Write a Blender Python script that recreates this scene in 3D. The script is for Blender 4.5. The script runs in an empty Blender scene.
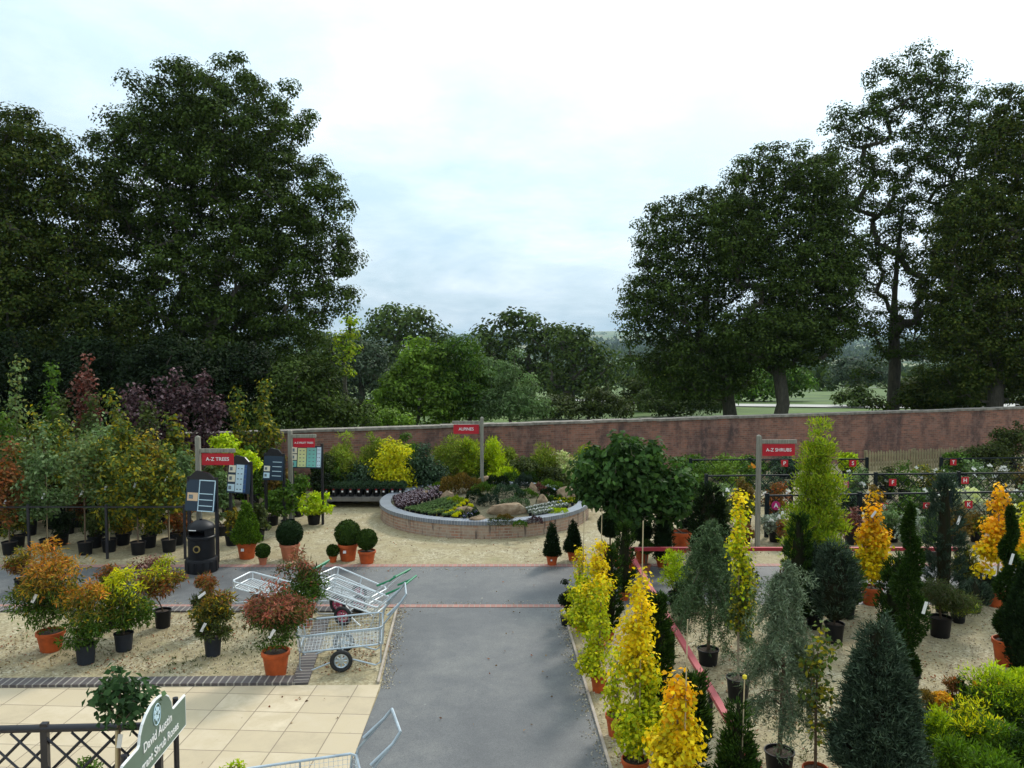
import bpy, math, random
import numpy as np
from mathutils import Vector, Matrix

random.seed(7)
S = bpy.context.scene
COL = S.collection

# ------------------------------------------------------------------ camera
F_PX = 829.0
CAM_H = 5.0
HORIZON = 338.0
PITCH = math.atan((384.0 - HORIZON) / F_PX)
cam_d = bpy.data.cameras.new('camera')
cam = bpy.data.objects.new('camera', cam_d)
COL.objects.link(cam)
cam.location = (0, 0, CAM_H)
cam.rotation_euler = (math.pi / 2 - PITCH, 0, 0)
cam_d.sensor_width = 36.0
cam_d.lens = F_PX / 1024.0 * 36.0
cam_d.clip_start = 0.1
cam_d.clip_end = 30000
S.camera = cam

# ------------------------------------------------------------------ light
SUN_EL = math.radians(40)
SUN_AZ = math.radians(30)          # from +Y towards +X
sun_vec = Vector((math.sin(SUN_AZ) * math.cos(SUN_EL), math.cos(SUN_AZ) * math.cos(SUN_EL), math.sin(SUN_EL)))
world = bpy.data.worlds.new('World')
S.world = world
world.use_nodes = True
nt = world.node_tree
nt.nodes.clear()


def N(nt, t, **kw):
    n = nt.nodes.new(t)
    for k, v in kw.items():
        if isinstance(k, str) and k.startswith('i_'):
            n.inputs[k[2:]].default_value = v
        else:
            setattr(n, k, v)
    return n


def mth(nt, op, a, b=None, c=None, clamp=False):
    n = nt.nodes.new('ShaderNodeMath')
    n.operation = op
    n.use_clamp = clamp
    for i, v in enumerate((a, b, c)):
        if v is None:
            continue
        if isinstance(v, (int, float)):
            n.inputs[i].default_value = v
        else:
            nt.links.new(v, n.inputs[i])
    return n.outputs[0]


def mixc(nt, f, a, b, blend='MIX'):
    n = nt.nodes.new('ShaderNodeMix')
    n.data_type = 'RGBA'
    n.blend_type = blend
    n.clamp_factor = True
    for idx, v in ((0, f), (6, a), (7, b)):
        if isinstance(v, (int, float)):
            n.inputs[idx].default_value = v
        elif isinstance(v, tuple):
            n.inputs[idx].default_value = v if len(v) == 4 else v + (1,)
        else:
            nt.links.new(v, n.inputs[idx])
    return n.outputs[2]


def rampn(nt, fac, stops):
    n = nt.nodes.new('ShaderNodeValToRGB')
    el = n.color_ramp.elements
    while len(el) < len(stops):
        el.new(0.5)
    for e, (p, c) in zip(el, stops):
        e.position = p
        e.color = c if len(c) == 4 else tuple(c) + (1,)
    nt.links.new(fac, n.inputs[0])
    return n.outputs[0]


def noise(nt, vec, scale, detail=4, rough=0.55, dist=0.0):
    n = nt.nodes.new('ShaderNodeTexNoise')
    n.inputs['Scale'].default_value = scale
    n.inputs['Detail'].default_value = detail
    n.inputs['Roughness'].default_value = rough
    n.inputs['Distortion'].default_value = dist
    if vec is not None:
        nt.links.new(vec, n.inputs['Vector'])
    return n.outputs['Fac']


SKY_STRENGTH = 0.095
tc = nt.nodes.new('ShaderNodeTexCoord')
sky = nt.nodes.new('ShaderNodeTexSky')
sky.sky_type = 'NISHITA'
sky.sun_disc = False
sky.sun_elevation = SUN_EL
sky.sun_rotation = SUN_AZ
sky.air_density = 1.4
sky.dust_density = 2.5
sep = nt.nodes.new('ShaderNodeSeparateXYZ')
nt.links.new(tc.outputs['Generated'], sep.inputs[0])
zc = mth(nt, 'MAXIMUM', sep.outputs[2], 0.0)
den = mth(nt, 'ADD', zc, 0.26)
cx = mth(nt, 'DIVIDE', sep.outputs[0], den)
cy = mth(nt, 'DIVIDE', sep.outputs[1], den)
comb = nt.nodes.new('ShaderNodeCombineXYZ')
nt.links.new(cx, comb.inputs[0])
nt.links.new(cy, comb.inputs[1])
n1 = noise(nt, comb.outputs[0], 1.05, 7, 0.55, 0.35)
n2 = noise(nt, comb.outputs[0], 3.0, 6, 0.6, 0.2)
cl = mth(nt, 'ADD', mth(nt, 'MULTIPLY', n1, 0.65), mth(nt, 'MULTIPLY', n2, 0.35))
clm = mth(nt, 'MULTIPLY_ADD', cl, 5.5, -2.35, clamp=True)
# brighter cloud towards the hidden sun
dotn = nt.nodes.new('ShaderNodeVectorMath')
dotn.operation = 'DOT_PRODUCT'
nt.links.new(tc.outputs['Generated'], dotn.inputs[0])
dotn.inputs[1].default_value = sun_vec
glow = mth(nt, 'POWER', mth(nt, 'MAXIMUM', mth(nt, 'MULTIPLY_ADD', dotn.outputs['Value'], 0.5, 0.5), 0.0), 3.0)
elev = mth(nt, 'MULTIPLY_ADD', zc, 2.2, 0.0, clamp=True)
# cloud radiance (in units that strength SKY_STRENGTH turns into picture values)
bright = mth(nt, 'MULTIPLY_ADD', glow, 6.0, 6.7)
bright = mth(nt, 'MULTIPLY_ADD', elev, 5.0, bright)
cloud_lo = mixc(nt, elev, (0.50, 0.76, 0.97), (0.82, 0.99, 1.07))
cloud_c = mixc(nt, clm, cloud_lo, (0.90, 1.03, 1.13))
sc_ = nt.nodes.new('ShaderNodeVectorMath')
sc_.operation = 'SCALE'
nt.links.new(cloud_c, sc_.inputs[0])
nt.links.new(bright, sc_.inputs['Scale'])
blue_gap = mth(nt, 'MULTIPLY_ADD', clm, 0.16, 0.80, clamp=True)
skycol = mixc(nt, blue_gap, sky.outputs[0], sc_.outputs[0])
bg = nt.nodes.new('ShaderNodeBackground')
bg.inputs[1].default_value = SKY_STRENGTH
nt.links.new(skycol, bg.inputs[0])
wo = nt.nodes.new('ShaderNodeOutputWorld')
nt.links.new(bg.outputs[0], wo.inputs[0])

sl = bpy.data.lights.new('sun', 'SUN')
sl.energy = 2.3
sl.angle = math.radians(10)
sl.color = (1.0, 0.95, 0.86)
sun = bpy.data.objects.new('sun', sl)
COL.objects.link(sun)
sun.rotation_euler = sun_vec.to_track_quat('Z', 'Y').to_euler()
sun.location = (20, 30, 40)

S.view_settings.view_transform = 'Standard'
S.view_settings.look = 'None'
S.view_settings.exposure = 0.0
S.view_settings.gamma = 1.0
S.view_settings.use_curve_mapping = False
S.render.engine = 'CYCLES'
S.cycles.max_bounces = 6
S.cycles.diffuse_bounces = 3
S.cycles.glossy_bounces = 2
S.cycles.transmission_bounces = 3
S.cycles.volume_bounces = 0
S.cycles.use_denoising = True

# ------------------------------------------------------------------ measuring helpers
_sp, _cp = math.sin(PITCH), math.cos(PITCH)


def ray(px, py):
    u = (px - 512.0) / F_PX
    v = (384.0 - py) / F_PX
    return (u, _cp + v * _sp, -_sp + v * _cp)


def at(px, py, z=0.0):
    d = ray(px, py)
    t = (z - CAM_H) / d[2]
    return Vector((d[0] * t, d[1] * t, z))


def zat(py, Y):
    d = ray(512, py)
    return CAM_H + d[2] * Y / d[1]


def xat(px, Y, py=500):
    d = ray(px, py)
    return d[0] * Y / d[1]


# ------------------------------------------------------------------ object helpers
def tag(o, label=None, cat=None, group=None, kind=None):
    if label: o['label'] = label
    if cat: o['category'] = cat
    if group: o['group'] = group
    if kind: o['kind'] = kind
    return o


def empty(name, loc, rz=0.0, label=None, cat=None, group=None):
    o = bpy.data.objects.new(name, None)
    o.empty_display_size = 0.2
    COL.objects.link(o)
    o.location = loc
    o.rotation_euler = (0, 0, rz)
    return tag(o, label, cat, group)


def copy_tree(o, parent=None):
    c = o.copy()
    COL.objects.link(c)
    c.parent = parent
    for ch in list(o.children):
        copy_tree(ch, c)
    return c


class MB:
    """collects shared-vertex geometry, then links it as one mesh object"""
    def __init__(s):
        s.v, s.f, s.m, s.uv = [], [], [], []

    def add(s, vs, fs, mi=0, uvs=None):
        o = len(s.v)
        s.v += [tuple(p) for p in vs]
        for k, f in enumerate(fs):
            s.f.append(tuple(i + o for i in f))
            s.m.append(mi)
            s.uv.append(uvs[k] if uvs else None)
        return s

    def box(s, c, d, rz=0.0, mi=0, M=None):
        cx, cy, cz = c
        hx, hy, hz = d[0] / 2, d[1] / 2, d[2] / 2
        R = Matrix.Rotation(rz, 3, 'Z') if M is None else M
        vs = []
        for z in (-hz, hz):
            for x, y in ((-hx, -hy), (hx, -hy), (hx, hy), (-hx, hy)):
                p = R @ Vector((x, y, z))
                vs.append((p.x + cx, p.y + cy, p.z + cz))
        return s.add(vs, [(0, 3, 2, 1), (4, 5, 6, 7), (0, 1, 5, 4), (1, 2, 6, 5), (2, 3, 7, 6), (3, 0, 4, 7)], mi)

    def tube(s, pts, r, seg=8, mi=0, cap=True):
        pts = [Vector(p) for p in pts]
        rs = r if isinstance(r, (list, tuple)) else [r] * len(pts)
        vs, fs = [], []
        up = None
        for i, p in enumerate(pts):
            a = pts[max(i - 1, 0)]
            b = pts[min(i + 1, len(pts) - 1)]
            t = (b - a)
            if t.length < 1e-9:
                t = Vector((0, 0, 1))
            t.normalize()
            if up is None:
                up = Vector((0, 0, 1)) if abs(t.z) < 0.9 else Vector((1, 0, 0))
            x = t.cross(up)
            if x.length < 1e-6:
                x = t.cross(Vector((0.3, 1, 0.2)))
            x.normalize()
            y = t.cross(x)
            up = -y if (-y).dot(up) > 0 else y
            for k in range(seg):
                an = 2 * math.pi * k / seg
                vs.append(p + (x * math.cos(an) + y * math.sin(an)) * rs[i])
        n = len(pts)
        for i in range(n - 1):
            for k in range(seg):
                k2 = (k + 1) % seg
                fs.append((i * seg + k, i * seg + k2, (i + 1) * seg + k2, (i + 1) * seg + k))
        if cap:
            fs.append(tuple(range(seg))[::-1])
            fs.append(tuple(range((n - 1) * seg, n * seg)))
        return s.add(vs, fs, mi)

    def lathe(s, prof, seg=24, c=(0, 0, 0), mi=0, capb=False, capt=False):
        vs, fs = [], []
        for r, z in prof:
            for k in range(seg):
                a = 2 * math.pi * k / seg
                vs.append((c[0] + r * math.cos(a), c[1] + r * math.sin(a), c[2] + z))
        for i in range(len(prof) - 1):
            for k in range(seg):
                k2 = (k + 1) % seg
                fs.append((i * seg + k, i * seg + k2, (i + 1) * seg + k2, (i + 1) * seg + k))
        if capb: fs.append(tuple(range(seg))[::-1])
        if capt: fs.append(tuple(range((len(prof) - 1) * seg, len(prof) * seg)))
        return s.add(vs, fs, mi)

    def build(s, name, mats, parent=None, smooth=False, loc=None, rz=0.0):
        me = bpy.data.meshes.new(name)
        me.from_pydata(s.v, [], s.f)
        for m in (mats if isinstance(mats, (list, tuple)) else [mats]):
            me.materials.append(m)
        me.polygons.foreach_set('material_index', s.m)
        if smooth:
            me.polygons.foreach_set('use_smooth', [True] * len(s.f))
        if any(u is not None for u in s.uv):
            ul = me.uv_layers.new(name='UVMap')
            flat = []
            for f, u in zip(s.f, s.uv):
                for k in range(len(f)):
                    flat += list(u[k]) if u else [0, 0]
            ul.data.foreach_set('uv', flat)
        if smooth:
            try:
                me.set_sharp_from_angle(angle=math.radians(40))
            except Exception:
                pass
        me.update()
        o = bpy.data.objects.new(name, me)
        COL.objects.link(o)
        if parent: o.parent = parent
        if loc is not None: o.location = loc
        if rz: o.rotation_euler = (0, 0, rz)
        return o


def quads_mesh(name, Q, C, mat, parent=None):
    """Q (n,4,3) quads, C (n,3) own leaf colours"""
    Q = np.asarray(Q, dtype=np.float32)
    C = np.asarray(C, dtype=float)
    lum = C.max(axis=1, keepdims=True)
    C = C * np.clip(0.70 + 0.9 * lum, 0.70, 1.0)
    n = len(Q)
    me = bpy.data.meshes.new(name)
    me.vertices.add(n * 4)
    me.vertices.foreach_set('co', Q.reshape(-1))
    me.loops.add(n * 4)
    me.loops.foreach_set('vertex_index', np.arange(n * 4, dtype=np.int32))
    me.polygons.add(n)
    me.polygons.foreach_set('loop_start', np.arange(0, n * 4, 4, dtype=np.int32))
    at_ = me.attributes.new('tint', 'FLOAT_COLOR', 'POINT')
    c4 = np.ones((n, 4, 4), dtype=np.float32)
    c4[:, :, :3] = np.asarray(C, dtype=np.float32)[:, None, :]
    at_.data.foreach_set('color', c4.reshape(-1))
    me.materials.append(mat)
    me.update(calc_edges=True)
    o = bpy.data.objects.new(name, me)
    COL.objects.link(o)
    if parent: o.parent = parent
    return o


# ------------------------------------------------------------------ materials
MATS = {}


def mat(name, fn=None, base=(0.5, 0.5, 0.5), rough=0.6, metal=0.0, bump=0.0, bscale=30.0, var=0.0, vscale=6.0, spec=0.5):
    if name in MATS: return MATS[name]
    m = bpy.data.materials.new(name)
    m.use_nodes = True
    t = m.node_tree
    b = t.nodes['Principled BSDF']
    b.inputs['Roughness'].default_value = rough
    b.inputs['Metallic'].default_value = metal
    b.inputs['Specular IOR Level'].default_value = spec
    b.inputs['Base Color'].default_value = tuple(base) + (1,)
    if fn:
        fn(t, b)
    else:
        co = t.nodes.new('ShaderNodeTexCoord').outputs['Object']
        if var > 0:
            f = noise(t, co, vscale, 5)
            lo = tuple(x * (1 - var) for x in base)
            hi = tuple(min(1, x * (1 + var)) for x in base)
            t.links.new(rampn(t, f, [(0.3, lo), (0.7, hi)]), b.inputs['Base Color'])
        if bump > 0:
            f = noise(t, co, bscale, 4)
            bn = t.nodes.new('ShaderNodeBump')
            bn.inputs['Strength'].default_value = bump
            bn.inputs['Distance'].default_value = 0.02
            t.links.new(f, bn.inputs['Height'])
            t.links.new(bn.outputs[0], b.inputs['Normal'])
    MATS[name] = m
    return m


def leaf_mat(name, rough=0.55, trans=0.25, spec=0.3):
    m = bpy.data.materials.new(name)
    m.use_nodes = True
    t = m.node_tree
    b = t.nodes['Principled BSDF']
    a = t.nodes.new('ShaderNodeAttribute')
    a.attribute_name = 'tint'
    b.inputs['Roughness'].default_value = rough
    b.inputs['Specular IOR Level'].default_value = spec
    t.links.new(a.outputs['Color'], b.inputs['Base Color'])
    tr = t.nodes.new('ShaderNodeBsdfTranslucent')
    hs = t.nodes.new('ShaderNodeHueSaturation')
    hs.inputs['Value'].default_value = 1.25
    hs.inputs['Saturation'].default_value = 1.1
    t.links.new(a.outputs['Color'], hs.inputs['Color'])
    t.links.new(hs.outputs[0], tr.inputs[0])
    mx = t.nodes.new('ShaderNodeMixShader')
    mx.inputs[0].default_value = trans
    t.links.new(b.outputs[0], mx.inputs[1])
    t.links.new(tr.outputs[0], mx.inputs[2])
    t.links.new(mx.outputs[0], t.nodes['Material Output'].inputs[0])
    return m


LEAF = leaf_mat('leaf', 0.65, 0.30, 0.14)
LEAF_FAR = leaf_mat('tree_leaf', 0.7, 0.12, 0.10)
NEEDLE = leaf_mat('needle_leaf', 0.75, 0.10, 0.08)
GLOSSY = leaf_mat('glossy_leaf', 0.5, 0.12, 0.22)


def coords(t, kind='Object'):
    return t.nodes.new('ShaderNodeTexCoord').outputs[kind]


def bumpto(t, b, h, strength, dist=0.01):
    bn = t.nodes.new('ShaderNodeBump')
    bn.inputs['Strength'].default_value = strength
    bn.inputs['Distance'].default_value = dist
    t.links.new(h, bn.inputs['Height'])
    t.links.new(bn.outputs[0], b.inputs['Normal'])


def m_gravel(t, b):
    co = coords(t)
    v = t.nodes.new('ShaderNodeTexVoronoi')
    v.inputs['Scale'].default_value = 30
    t.links.new(co, v.inputs['Vector'])
    bw = t.nodes.new('ShaderNodeRGBToBW')
    t.links.new(v.outputs['Color'], bw.inputs[0])
    stone = rampn(t, bw.outputs[0], [(0.15, (0.14, 0.11, 0.06)), (0.45, (0.40, 0.34, 0.21)), (0.85, (0.70, 0.63, 0.46))])
    big = noise(t, co, 1.3, 7, 0.7, 0.4)
    col = mixc(t, mth(t, 'MULTIPLY_ADD', big, 2.6, -1.05, clamp=True), (0.34, 0.275, 0.15), stone)
    mid = noise(t, co, 5.0, 6, 0.7)
    dirt = mth(t, 'MULTIPLY_ADD', mid, 6.0, -3.0, clamp=True)
    col = mixc(t, mth(t, 'MULTIPLY', dirt, 0.65), col, (0.17, 0.125, 0.065))
    green = mth(t, 'MULTIPLY_ADD', noise(t, co, 1.7, 5, 0.6), 6.0, -3.6, clamp=True)
    col = mixc(t, mth(t, 'MULTIPLY', green, 0.4), col, (0.20, 0.22, 0.08))
    t.links.new(col, b.inputs['Base Color'])
    b.inputs['Roughness'].default_value = 0.9
    bumpto(t, b, v.outputs['Distance'], 0.7, 0.012)


def m_asphalt(t, b):
    co = coords(t)
    big = noise(t, co, 0.55, 5, 0.6, 0.5)
    med = noise(t, co, 3.5, 6, 0.65, 0.2)
    fine = noise(t, co, 75, 3, 0.7)
    f = mth(t, 'ADD', mth(t, 'MULTIPLY', big, 0.6), mth(t, 'MULTIPLY', med, 0.4))
    base = rampn(t, f, [(0.36, (0.082, 0.082, 0.083)), (0.48, (0.112, 0.112, 0.112)), (0.64, (0.172, 0.169, 0.160))])
    sp = mth(t, 'MULTIPLY_ADD', fine, 2.0, 0.0)
    col = mixc(t, 1.0, base, sp, 'MULTIPLY')
    spots = mth(t, 'MULTIPLY_ADD', noise(t, co, 9.0, 3, 0.5), 22.0, -15.8, clamp=True)
    col = mixc(t, mth(t, 'MULTIPLY', spots, 0.55), col, (0.30, 0.29, 0.26))
    sp2 = mth(t, 'MULTIPLY_ADD', noise(t, co, 6.0, 2, 0.5), -26.0, 6.6, clamp=True)
    col = mixc(t, mth(t, 'MULTIPLY', sp2, 0.6), col, (0.04, 0.035, 0.03))
    t.links.new(col, b.inputs['Base Color'])
    t.links.new(rampn(t, f, [(0.3, (0.5,) * 3), (0.7, (0.8,) * 3)]), b.inputs['Roughness'])
    bumpto(t, b, fine, 0.35, 0.004)


def brick_node(t, vec, scale, bw, rh, mortar, c1, c2, cm, offset=0.5, bias=0.0):
    n = t.nodes.new('ShaderNodeTexBrick')
    n.offset = offset
    n.inputs['Scale'].default_value = scale
    n.inputs['Brick Width'].default_value = bw
    n.inputs['Row Height'].default_value = rh
    n.inputs['Mortar Size'].default_value = mortar
    n.inputs['Color1'].default_value = c1 + (1,)
    n.inputs['Color2'].default_value = c2 + (1,)
    n.inputs['Mortar'].default_value = cm + (1,)
    n.inputs['Bias'].default_value = bias
    t.links.new(vec, n.inputs['Vector'])
    return n


def xz(t, co):
    sp = t.nodes.new('ShaderNodeSeparateXYZ')
    t.links.new(co, sp.inputs[0])
    cb = t.nodes.new('ShaderNodeCombineXYZ')
    t.links.new(sp.outputs[0], cb.inputs[0])
    t.links.new(sp.outputs[2], cb.inputs[1])
    return cb.outputs[0], sp


def m_gardenwall(t, b):
    co = coords(t)
    v2, sp = xz(t, co)
    bn = brick_node(t, v2, 1.0, 0.225, 0.075, 0.007, (0.34, 0.135, 0.085), (0.16, 0.072, 0.05), (0.25, 0.185, 0.145))
    mp = t.nodes.new('ShaderNodeMapping')
    mp.inputs['Scale'].default_value = (1.0, 1.0, 0.30)
    t.links.new(co, mp.inputs[0])
    streak = noise(t, mp.outputs[0], 1.3, 7, 0.65, 0.3)
    pat = noise(t, co, 3.2, 6, 0.7)
    col = mixc(t, mth(t, 'MULTIPLY_ADD', streak, 4.5, -2.0, clamp=True), bn.outputs[0], (0.075, 0.045, 0.04))
    pale = mth(t, 'MULTIPLY_ADD', pat, 9.0, -4.4, clamp=True)
    col = mixc(t, mth(t, 'MULTIPLY', pale, 0.45), col, (0.32, 0.18, 0.14))
    p2 = mth(t, 'MULTIPLY_ADD', noise(t, co, 9.0, 4, 0.7), 7.0, -4.1, clamp=True)
    col = mixc(t, mth(t, 'MULTIPLY', p2, 0.5), col, (0.33, 0.27, 0.22))
    t.links.new(col, b.inputs['Base Color'])
    b.inputs['Roughness'].default_value = 0.92
    bumpto(t, b, bn.outputs['Fac'], -0.5, 0.008)


def m_ringbrick(t, b):
    uv = coords(t, 'UV')
    bn = brick_node(t, uv, 1.0, 0.225, 0.075, 0.010, (0.44, 0.20, 0.12), (0.27, 0.14, 0.09), (0.42, 0.36, 0.30))
    co = coords(t)
    pat = noise(t, co, 2.2, 7, 0.7, 0.3)
    mp = t.nodes.new('ShaderNodeMapping')
    mp.inputs['Scale'].default_value = (5.0, 5.0, 0.8)
    t.links.new(co, mp.inputs[0])
    drip = noise(t, mp.outputs[0], 1.8, 4, 0.6)
    col = mixc(t, mth(t, 'MULTIPLY_ADD', pat, 4.0, -1.5, clamp=True), bn.outputs[0], (0.42, 0.33, 0.25))
    col = mixc(t, mth(t, 'MULTIPLY_ADD', drip, 8, -4.4, clamp=True), col, (0.12, 0.085, 0.07))
    t.links.new(col, b.inputs['Base Color'])
    b.inputs['Roughness'].default_value = 0.9
    bumpto(t, b, bn.outputs['Fac'], -0.4, 0.006)


def m_blueheader(t, b):
    uv = coords(t, 'UV')
    bn = brick_node(t, uv, 1.0, 0.075, 1.0, 0.007, (0.20, 0.225, 0.27), (0.14, 0.155, 0.19), (0.36, 0.36, 0.36), offset=0.0)
    t.links.new(bn.outputs[0], b.inputs['Base Color'])
    b.inputs['Roughness'].default_value = 0.42
    bumpto(t, b, bn.outputs['Fac'], -0.4, 0.005)


def m_kerbbrick(t, b):
    uv = coords(t, 'UV')
    bn = brick_node(t, uv, 1.0, 0.11, 1.0, 0.012, (0.075, 0.062, 0.062), (0.115, 0.095, 0.09), (0.30, 0.27, 0.23), offset=0.0)
    n_ = noise(t, coords(t), 14, 5, 0.6)
    col = mixc(t, mth(t, 'MULTIPLY_ADD', n_, 3, -1.7, clamp=True), bn.outputs[0], (0.2, 0.17, 0.13))
    t.links.new(col, b.inputs['Base Color'])
    b.inputs['Roughness'].default_value = 0.7
    bumpto(t, b, bn.outputs['Fac'], -0.5, 0.006)


def m_pinkbrick(t, b):
    uv = coords(t, 'UV')
    bn = brick_node(t, uv, 1.0, 0.10, 1.0, 0.008, (0.40, 0.19, 0.15), (0.30, 0.15, 0.12), (0.30, 0.25, 0.21), offset=0.0)
    n_ = noise(t, coords(t), 4, 5, 0.6)
    col = mixc(t, mth(t, 'MULTIPLY_ADD', n_, 3, -1.6, clamp=True), bn.outputs[0], (0.36, 0.28, 0.22))
    t.links.new(col, b.inputs['Base Color'])
    b.inputs['Roughness'].default_value = 0.8


def m_slab(t, b):
    co = coords(t)
    bn = brick_node(t, co, 1.0, 0.585, 0.53, 0.007, (0.70, 0.58, 0.41), (0.44, 0.35, 0.23), (0.22, 0.17, 0.11), offset=0.0)
    mot = noise(t, co, 3.0, 7, 0.65, 0.3)
    col = mixc(t, mth(t, 'MULTIPLY_ADD', mot, 3.2, -1.3, clamp=True), (0.53, 0.425, 0.275), bn.outputs[0])
    stain = mth(t, 'MULTIPLY_ADD', noise(t, co, 1.2, 6, 0.6), 4.0, -2.4, clamp=True)
    col = mixc(t, mth(t, 'MULTIPLY', stain, 0.65), col, (0.34, 0.28, 0.19))
    col = mixc(t, bn.outputs['Fac'], col, (0.24, 0.18, 0.12))
    spot = mth(t, 'MULTIPLY_ADD', noise(t, co, 8.0, 3, 0.5), 20, -14.4, clamp=True)
    col = mixc(t, mth(t, 'MULTIPLY', spot, 0.5), col, (0.22, 0.14, 0.08))
    t.links.new(col, b.inputs['Base Color'])
    b.inputs['Roughness'].default_value = 0.75
    bumpto(t, b, bn.outputs['Fac'], -0.3, 0.004)


def m_terrain(t, b):
    co = coords(t)
    sp = t.nodes.new('ShaderNodeSeparateXYZ')
    t.links.new(co, sp.inputs[0])
    v = t.nodes.new('ShaderNodeTexVoronoi')
    v.inputs['Scale'].default_value = 0.0065
    t.links.new(co, v.inputs['Vector'])
    bw = t.nodes.new('ShaderNodeRGBToBW')
    t.links.new(v.outputs['Color'], bw.inputs[0])
    fields = rampn(t, bw.outputs[0], [(0.2, (0.05, 0.09, 0.025)), (0.4, (0.10, 0.17, 0.035)), (0.6, (0.15, 0.19, 0.05)), (0.8, (0.22, 0.20, 0.10))])
    near = rampn(t, noise(t, co, 0.12, 6, 0.6), [(0.3, (0.035, 0.065, 0.01)), (0.5, (0.07, 0.12, 0.014)), (0.7, (0.13, 0.19, 0.025))])  # near grass: tree shade painted in as a darker, dappled colour
    f = mth(t, 'MULTIPLY_ADD', sp.outputs[1], 1 / 300.0, -0.9, clamp=True)
    t.links.new(mixc(t, f, near, fields), b.inputs['Base Color'])
    b.inputs['Roughness'].default_value = 0.95


def m_bark(t, b):
    co = coords(t)
    mp = t.nodes.new('ShaderNodeMapping')
    mp.inputs['Scale'].default_value = (6, 6, 1.2)
    t.links.new(co, mp.inputs[0])
    n_ = noise(t, mp.outputs[0], 2.2, 7, 0.7, 0.4)
    t.links.new(rampn(t, n_, [(0.3, (0.035, 0.028, 0.02)), (0.7, (0.13, 0.11, 0.08))]), b.inputs['Base Color'])
    b.inputs['Roughness'].default_value = 0.95
    bumpto(t, b, n_, 0.8, 0.03)


def m_timber(t, b):
    co = coords(t)
    mp = t.nodes.new('ShaderNodeMapping')
    mp.inputs['Scale'].default_value = (9, 9, 0.9)
    t.links.new(co, mp.inputs[0])
    n_ = noise(t, mp.outputs[0], 3, 6, 0.65, 0.3)
    t.links.new(rampn(t, n_, [(0.3, (0.15, 0.14, 0.105)), (0.7, (0.34, 0.32, 0.26))]), b.inputs['Base Color'])
    b.inputs['Roughness'].default_value = 0.9


def m_rock(t, b):
    co = coords(t)
    n_ = noise(t, co, 4, 8, 0.65, 0.3)
    t.links.new(rampn(t, n_, [(0.3, (0.16, 0.10, 0.055)), (0.55, (0.32, 0.22, 0.13)), (0.75, (0.50, 0.40, 0.28))]), b.inputs['Base Color'])
    b.inputs['Roughness'].default_value = 0.9
    bumpto(t, b, n_, 0.7, 0.03)


GRAVEL = mat('gravel', m_gravel)
ASPHALT = mat('asphalt', m_asphalt)
GWALL = mat('old_brick', m_gardenwall)
RING = mat('weathered_brick', m_ringbrick)
BLUEH = mat('blue_header_brick', m_blueheader)
KERB = mat('dark_kerb_brick', m_kerbbrick)
PINK = mat('pink_paver', m_pinkbrick)
SLAB = mat('sandstone_slab', m_slab)
TERR = mat('grassland', m_terrain)
BARK = mat('bark', m_bark)
TIMBER = mat('weathered_timber', m_timber)
ROCK = mat('rockery_stone', m_rock)
TERRA = mat('terracotta_plastic', base=(0.50, 0.095, 0.022), rough=0.6, var=0.35, vscale=5, spec=.3)
TERRA2 = mat('faded_terracotta', base=(0.46, 0.15, 0.075), rough=0.6, var=0.2, vscale=7)
BLKPOT = mat('black_plastic', base=(0.009, 0.009, 0.011), rough=0.5, var=0.3, spec=.25)
GREYPOT = mat('dusty_black_plastic', base=(0.022, 0.026, 0.036), rough=0.55, var=0.35, spec=.3)
SOIL = mat('potting_soil', base=(0.05, 0.032, 0.02), rough=0.95, var=0.5, vscale=40, bump=0.8)
TWIG = mat('twig', base=(0.13, 0.085, 0.05), rough=0.8, var=0.3)
PALESTEM = mat('pale_stem', base=(0.28, 0.22, 0.15), rough=0.8, var=0.3)
CANE = mat('bamboo_cane', base=(0.48, 0.38, 0.22), rough=0.7, var=0.2)
TAGW = mat('white_tag', base=(0.80, 0.78, 0.76), rough=0.5)
BLACKM = mat('black_metal', base=(0.016, 0.015, 0.02), rough=0.4, var=0.2)
NAVYM = mat('dark_green_timber', base=(0.006, 0.011, 0.013), rough=0.6, spec=.2, var=0.25)
REDP = mat('red_paint', base=(0.42, 0.03, 0.045), rough=0.5, var=0.2, vscale=3)
PINKP = mat('faded_red_paint', base=(0.44, 0.085, 0.09), rough=0.6, var=0.22, vscale=3)
SIGNRED = mat('sign_red', base=(0.50, 0.006, 0.02), rough=0.45)
WHITEP = mat('white_paint', base=(0.80, 0.80, 0.78), rough=0.5)
CREAMP = mat('cream_paper', base=(0.80, 0.74, 0.55), rough=0.5)
PAPERBLUE = mat('pale_blue_paper', base=(0.58, 0.76, 0.84), rough=0.45)
PAPERYEL = mat('pale_yellow_paper', base=(0.70, 0.75, 0.35), rough=0.45)
PAPERTEAL = mat('teal_paper', base=(0.20, 0.55, 0.48), rough=0.45)
PAPERPEACH = mat('peach_paper', base=(0.75, 0.50, 0.30), rough=0.45)
NAVYP = mat('navy_panel', base=(0.012, 0.03, 0.055), rough=0.35)
BLUEP = mat('blue_panel', base=(0.03, 0.09, 0.25), rough=0.35)
GREENSIGN = mat('sage_green_sign', base=(0.10, 0.16, 0.12), rough=0.45, var=0.08)
GALV = mat('galvanised_steel', base=(0.46, 0.52, 0.56), rough=0.35, metal=0.55, var=0.15, vscale=8)
GALVW = mat('white_coated_wire', base=(0.66, 0.70, 0.72), rough=0.4, metal=0.2)
GREENH = mat('green_grip', base=(0.015, 0.23, 0.10), rough=0.45)
RUBBER = mat('tyre_rubber', base=(0.02, 0.02, 0.02), rough=0.75)
PINKWHEEL = mat('magenta_hub', base=(0.42, 0.05, 0.12), rough=0.5)
GOLD = mat('gold_emblem', base=(0.40, 0.29, 0.10), rough=0.4, metal=0.4)
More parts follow.
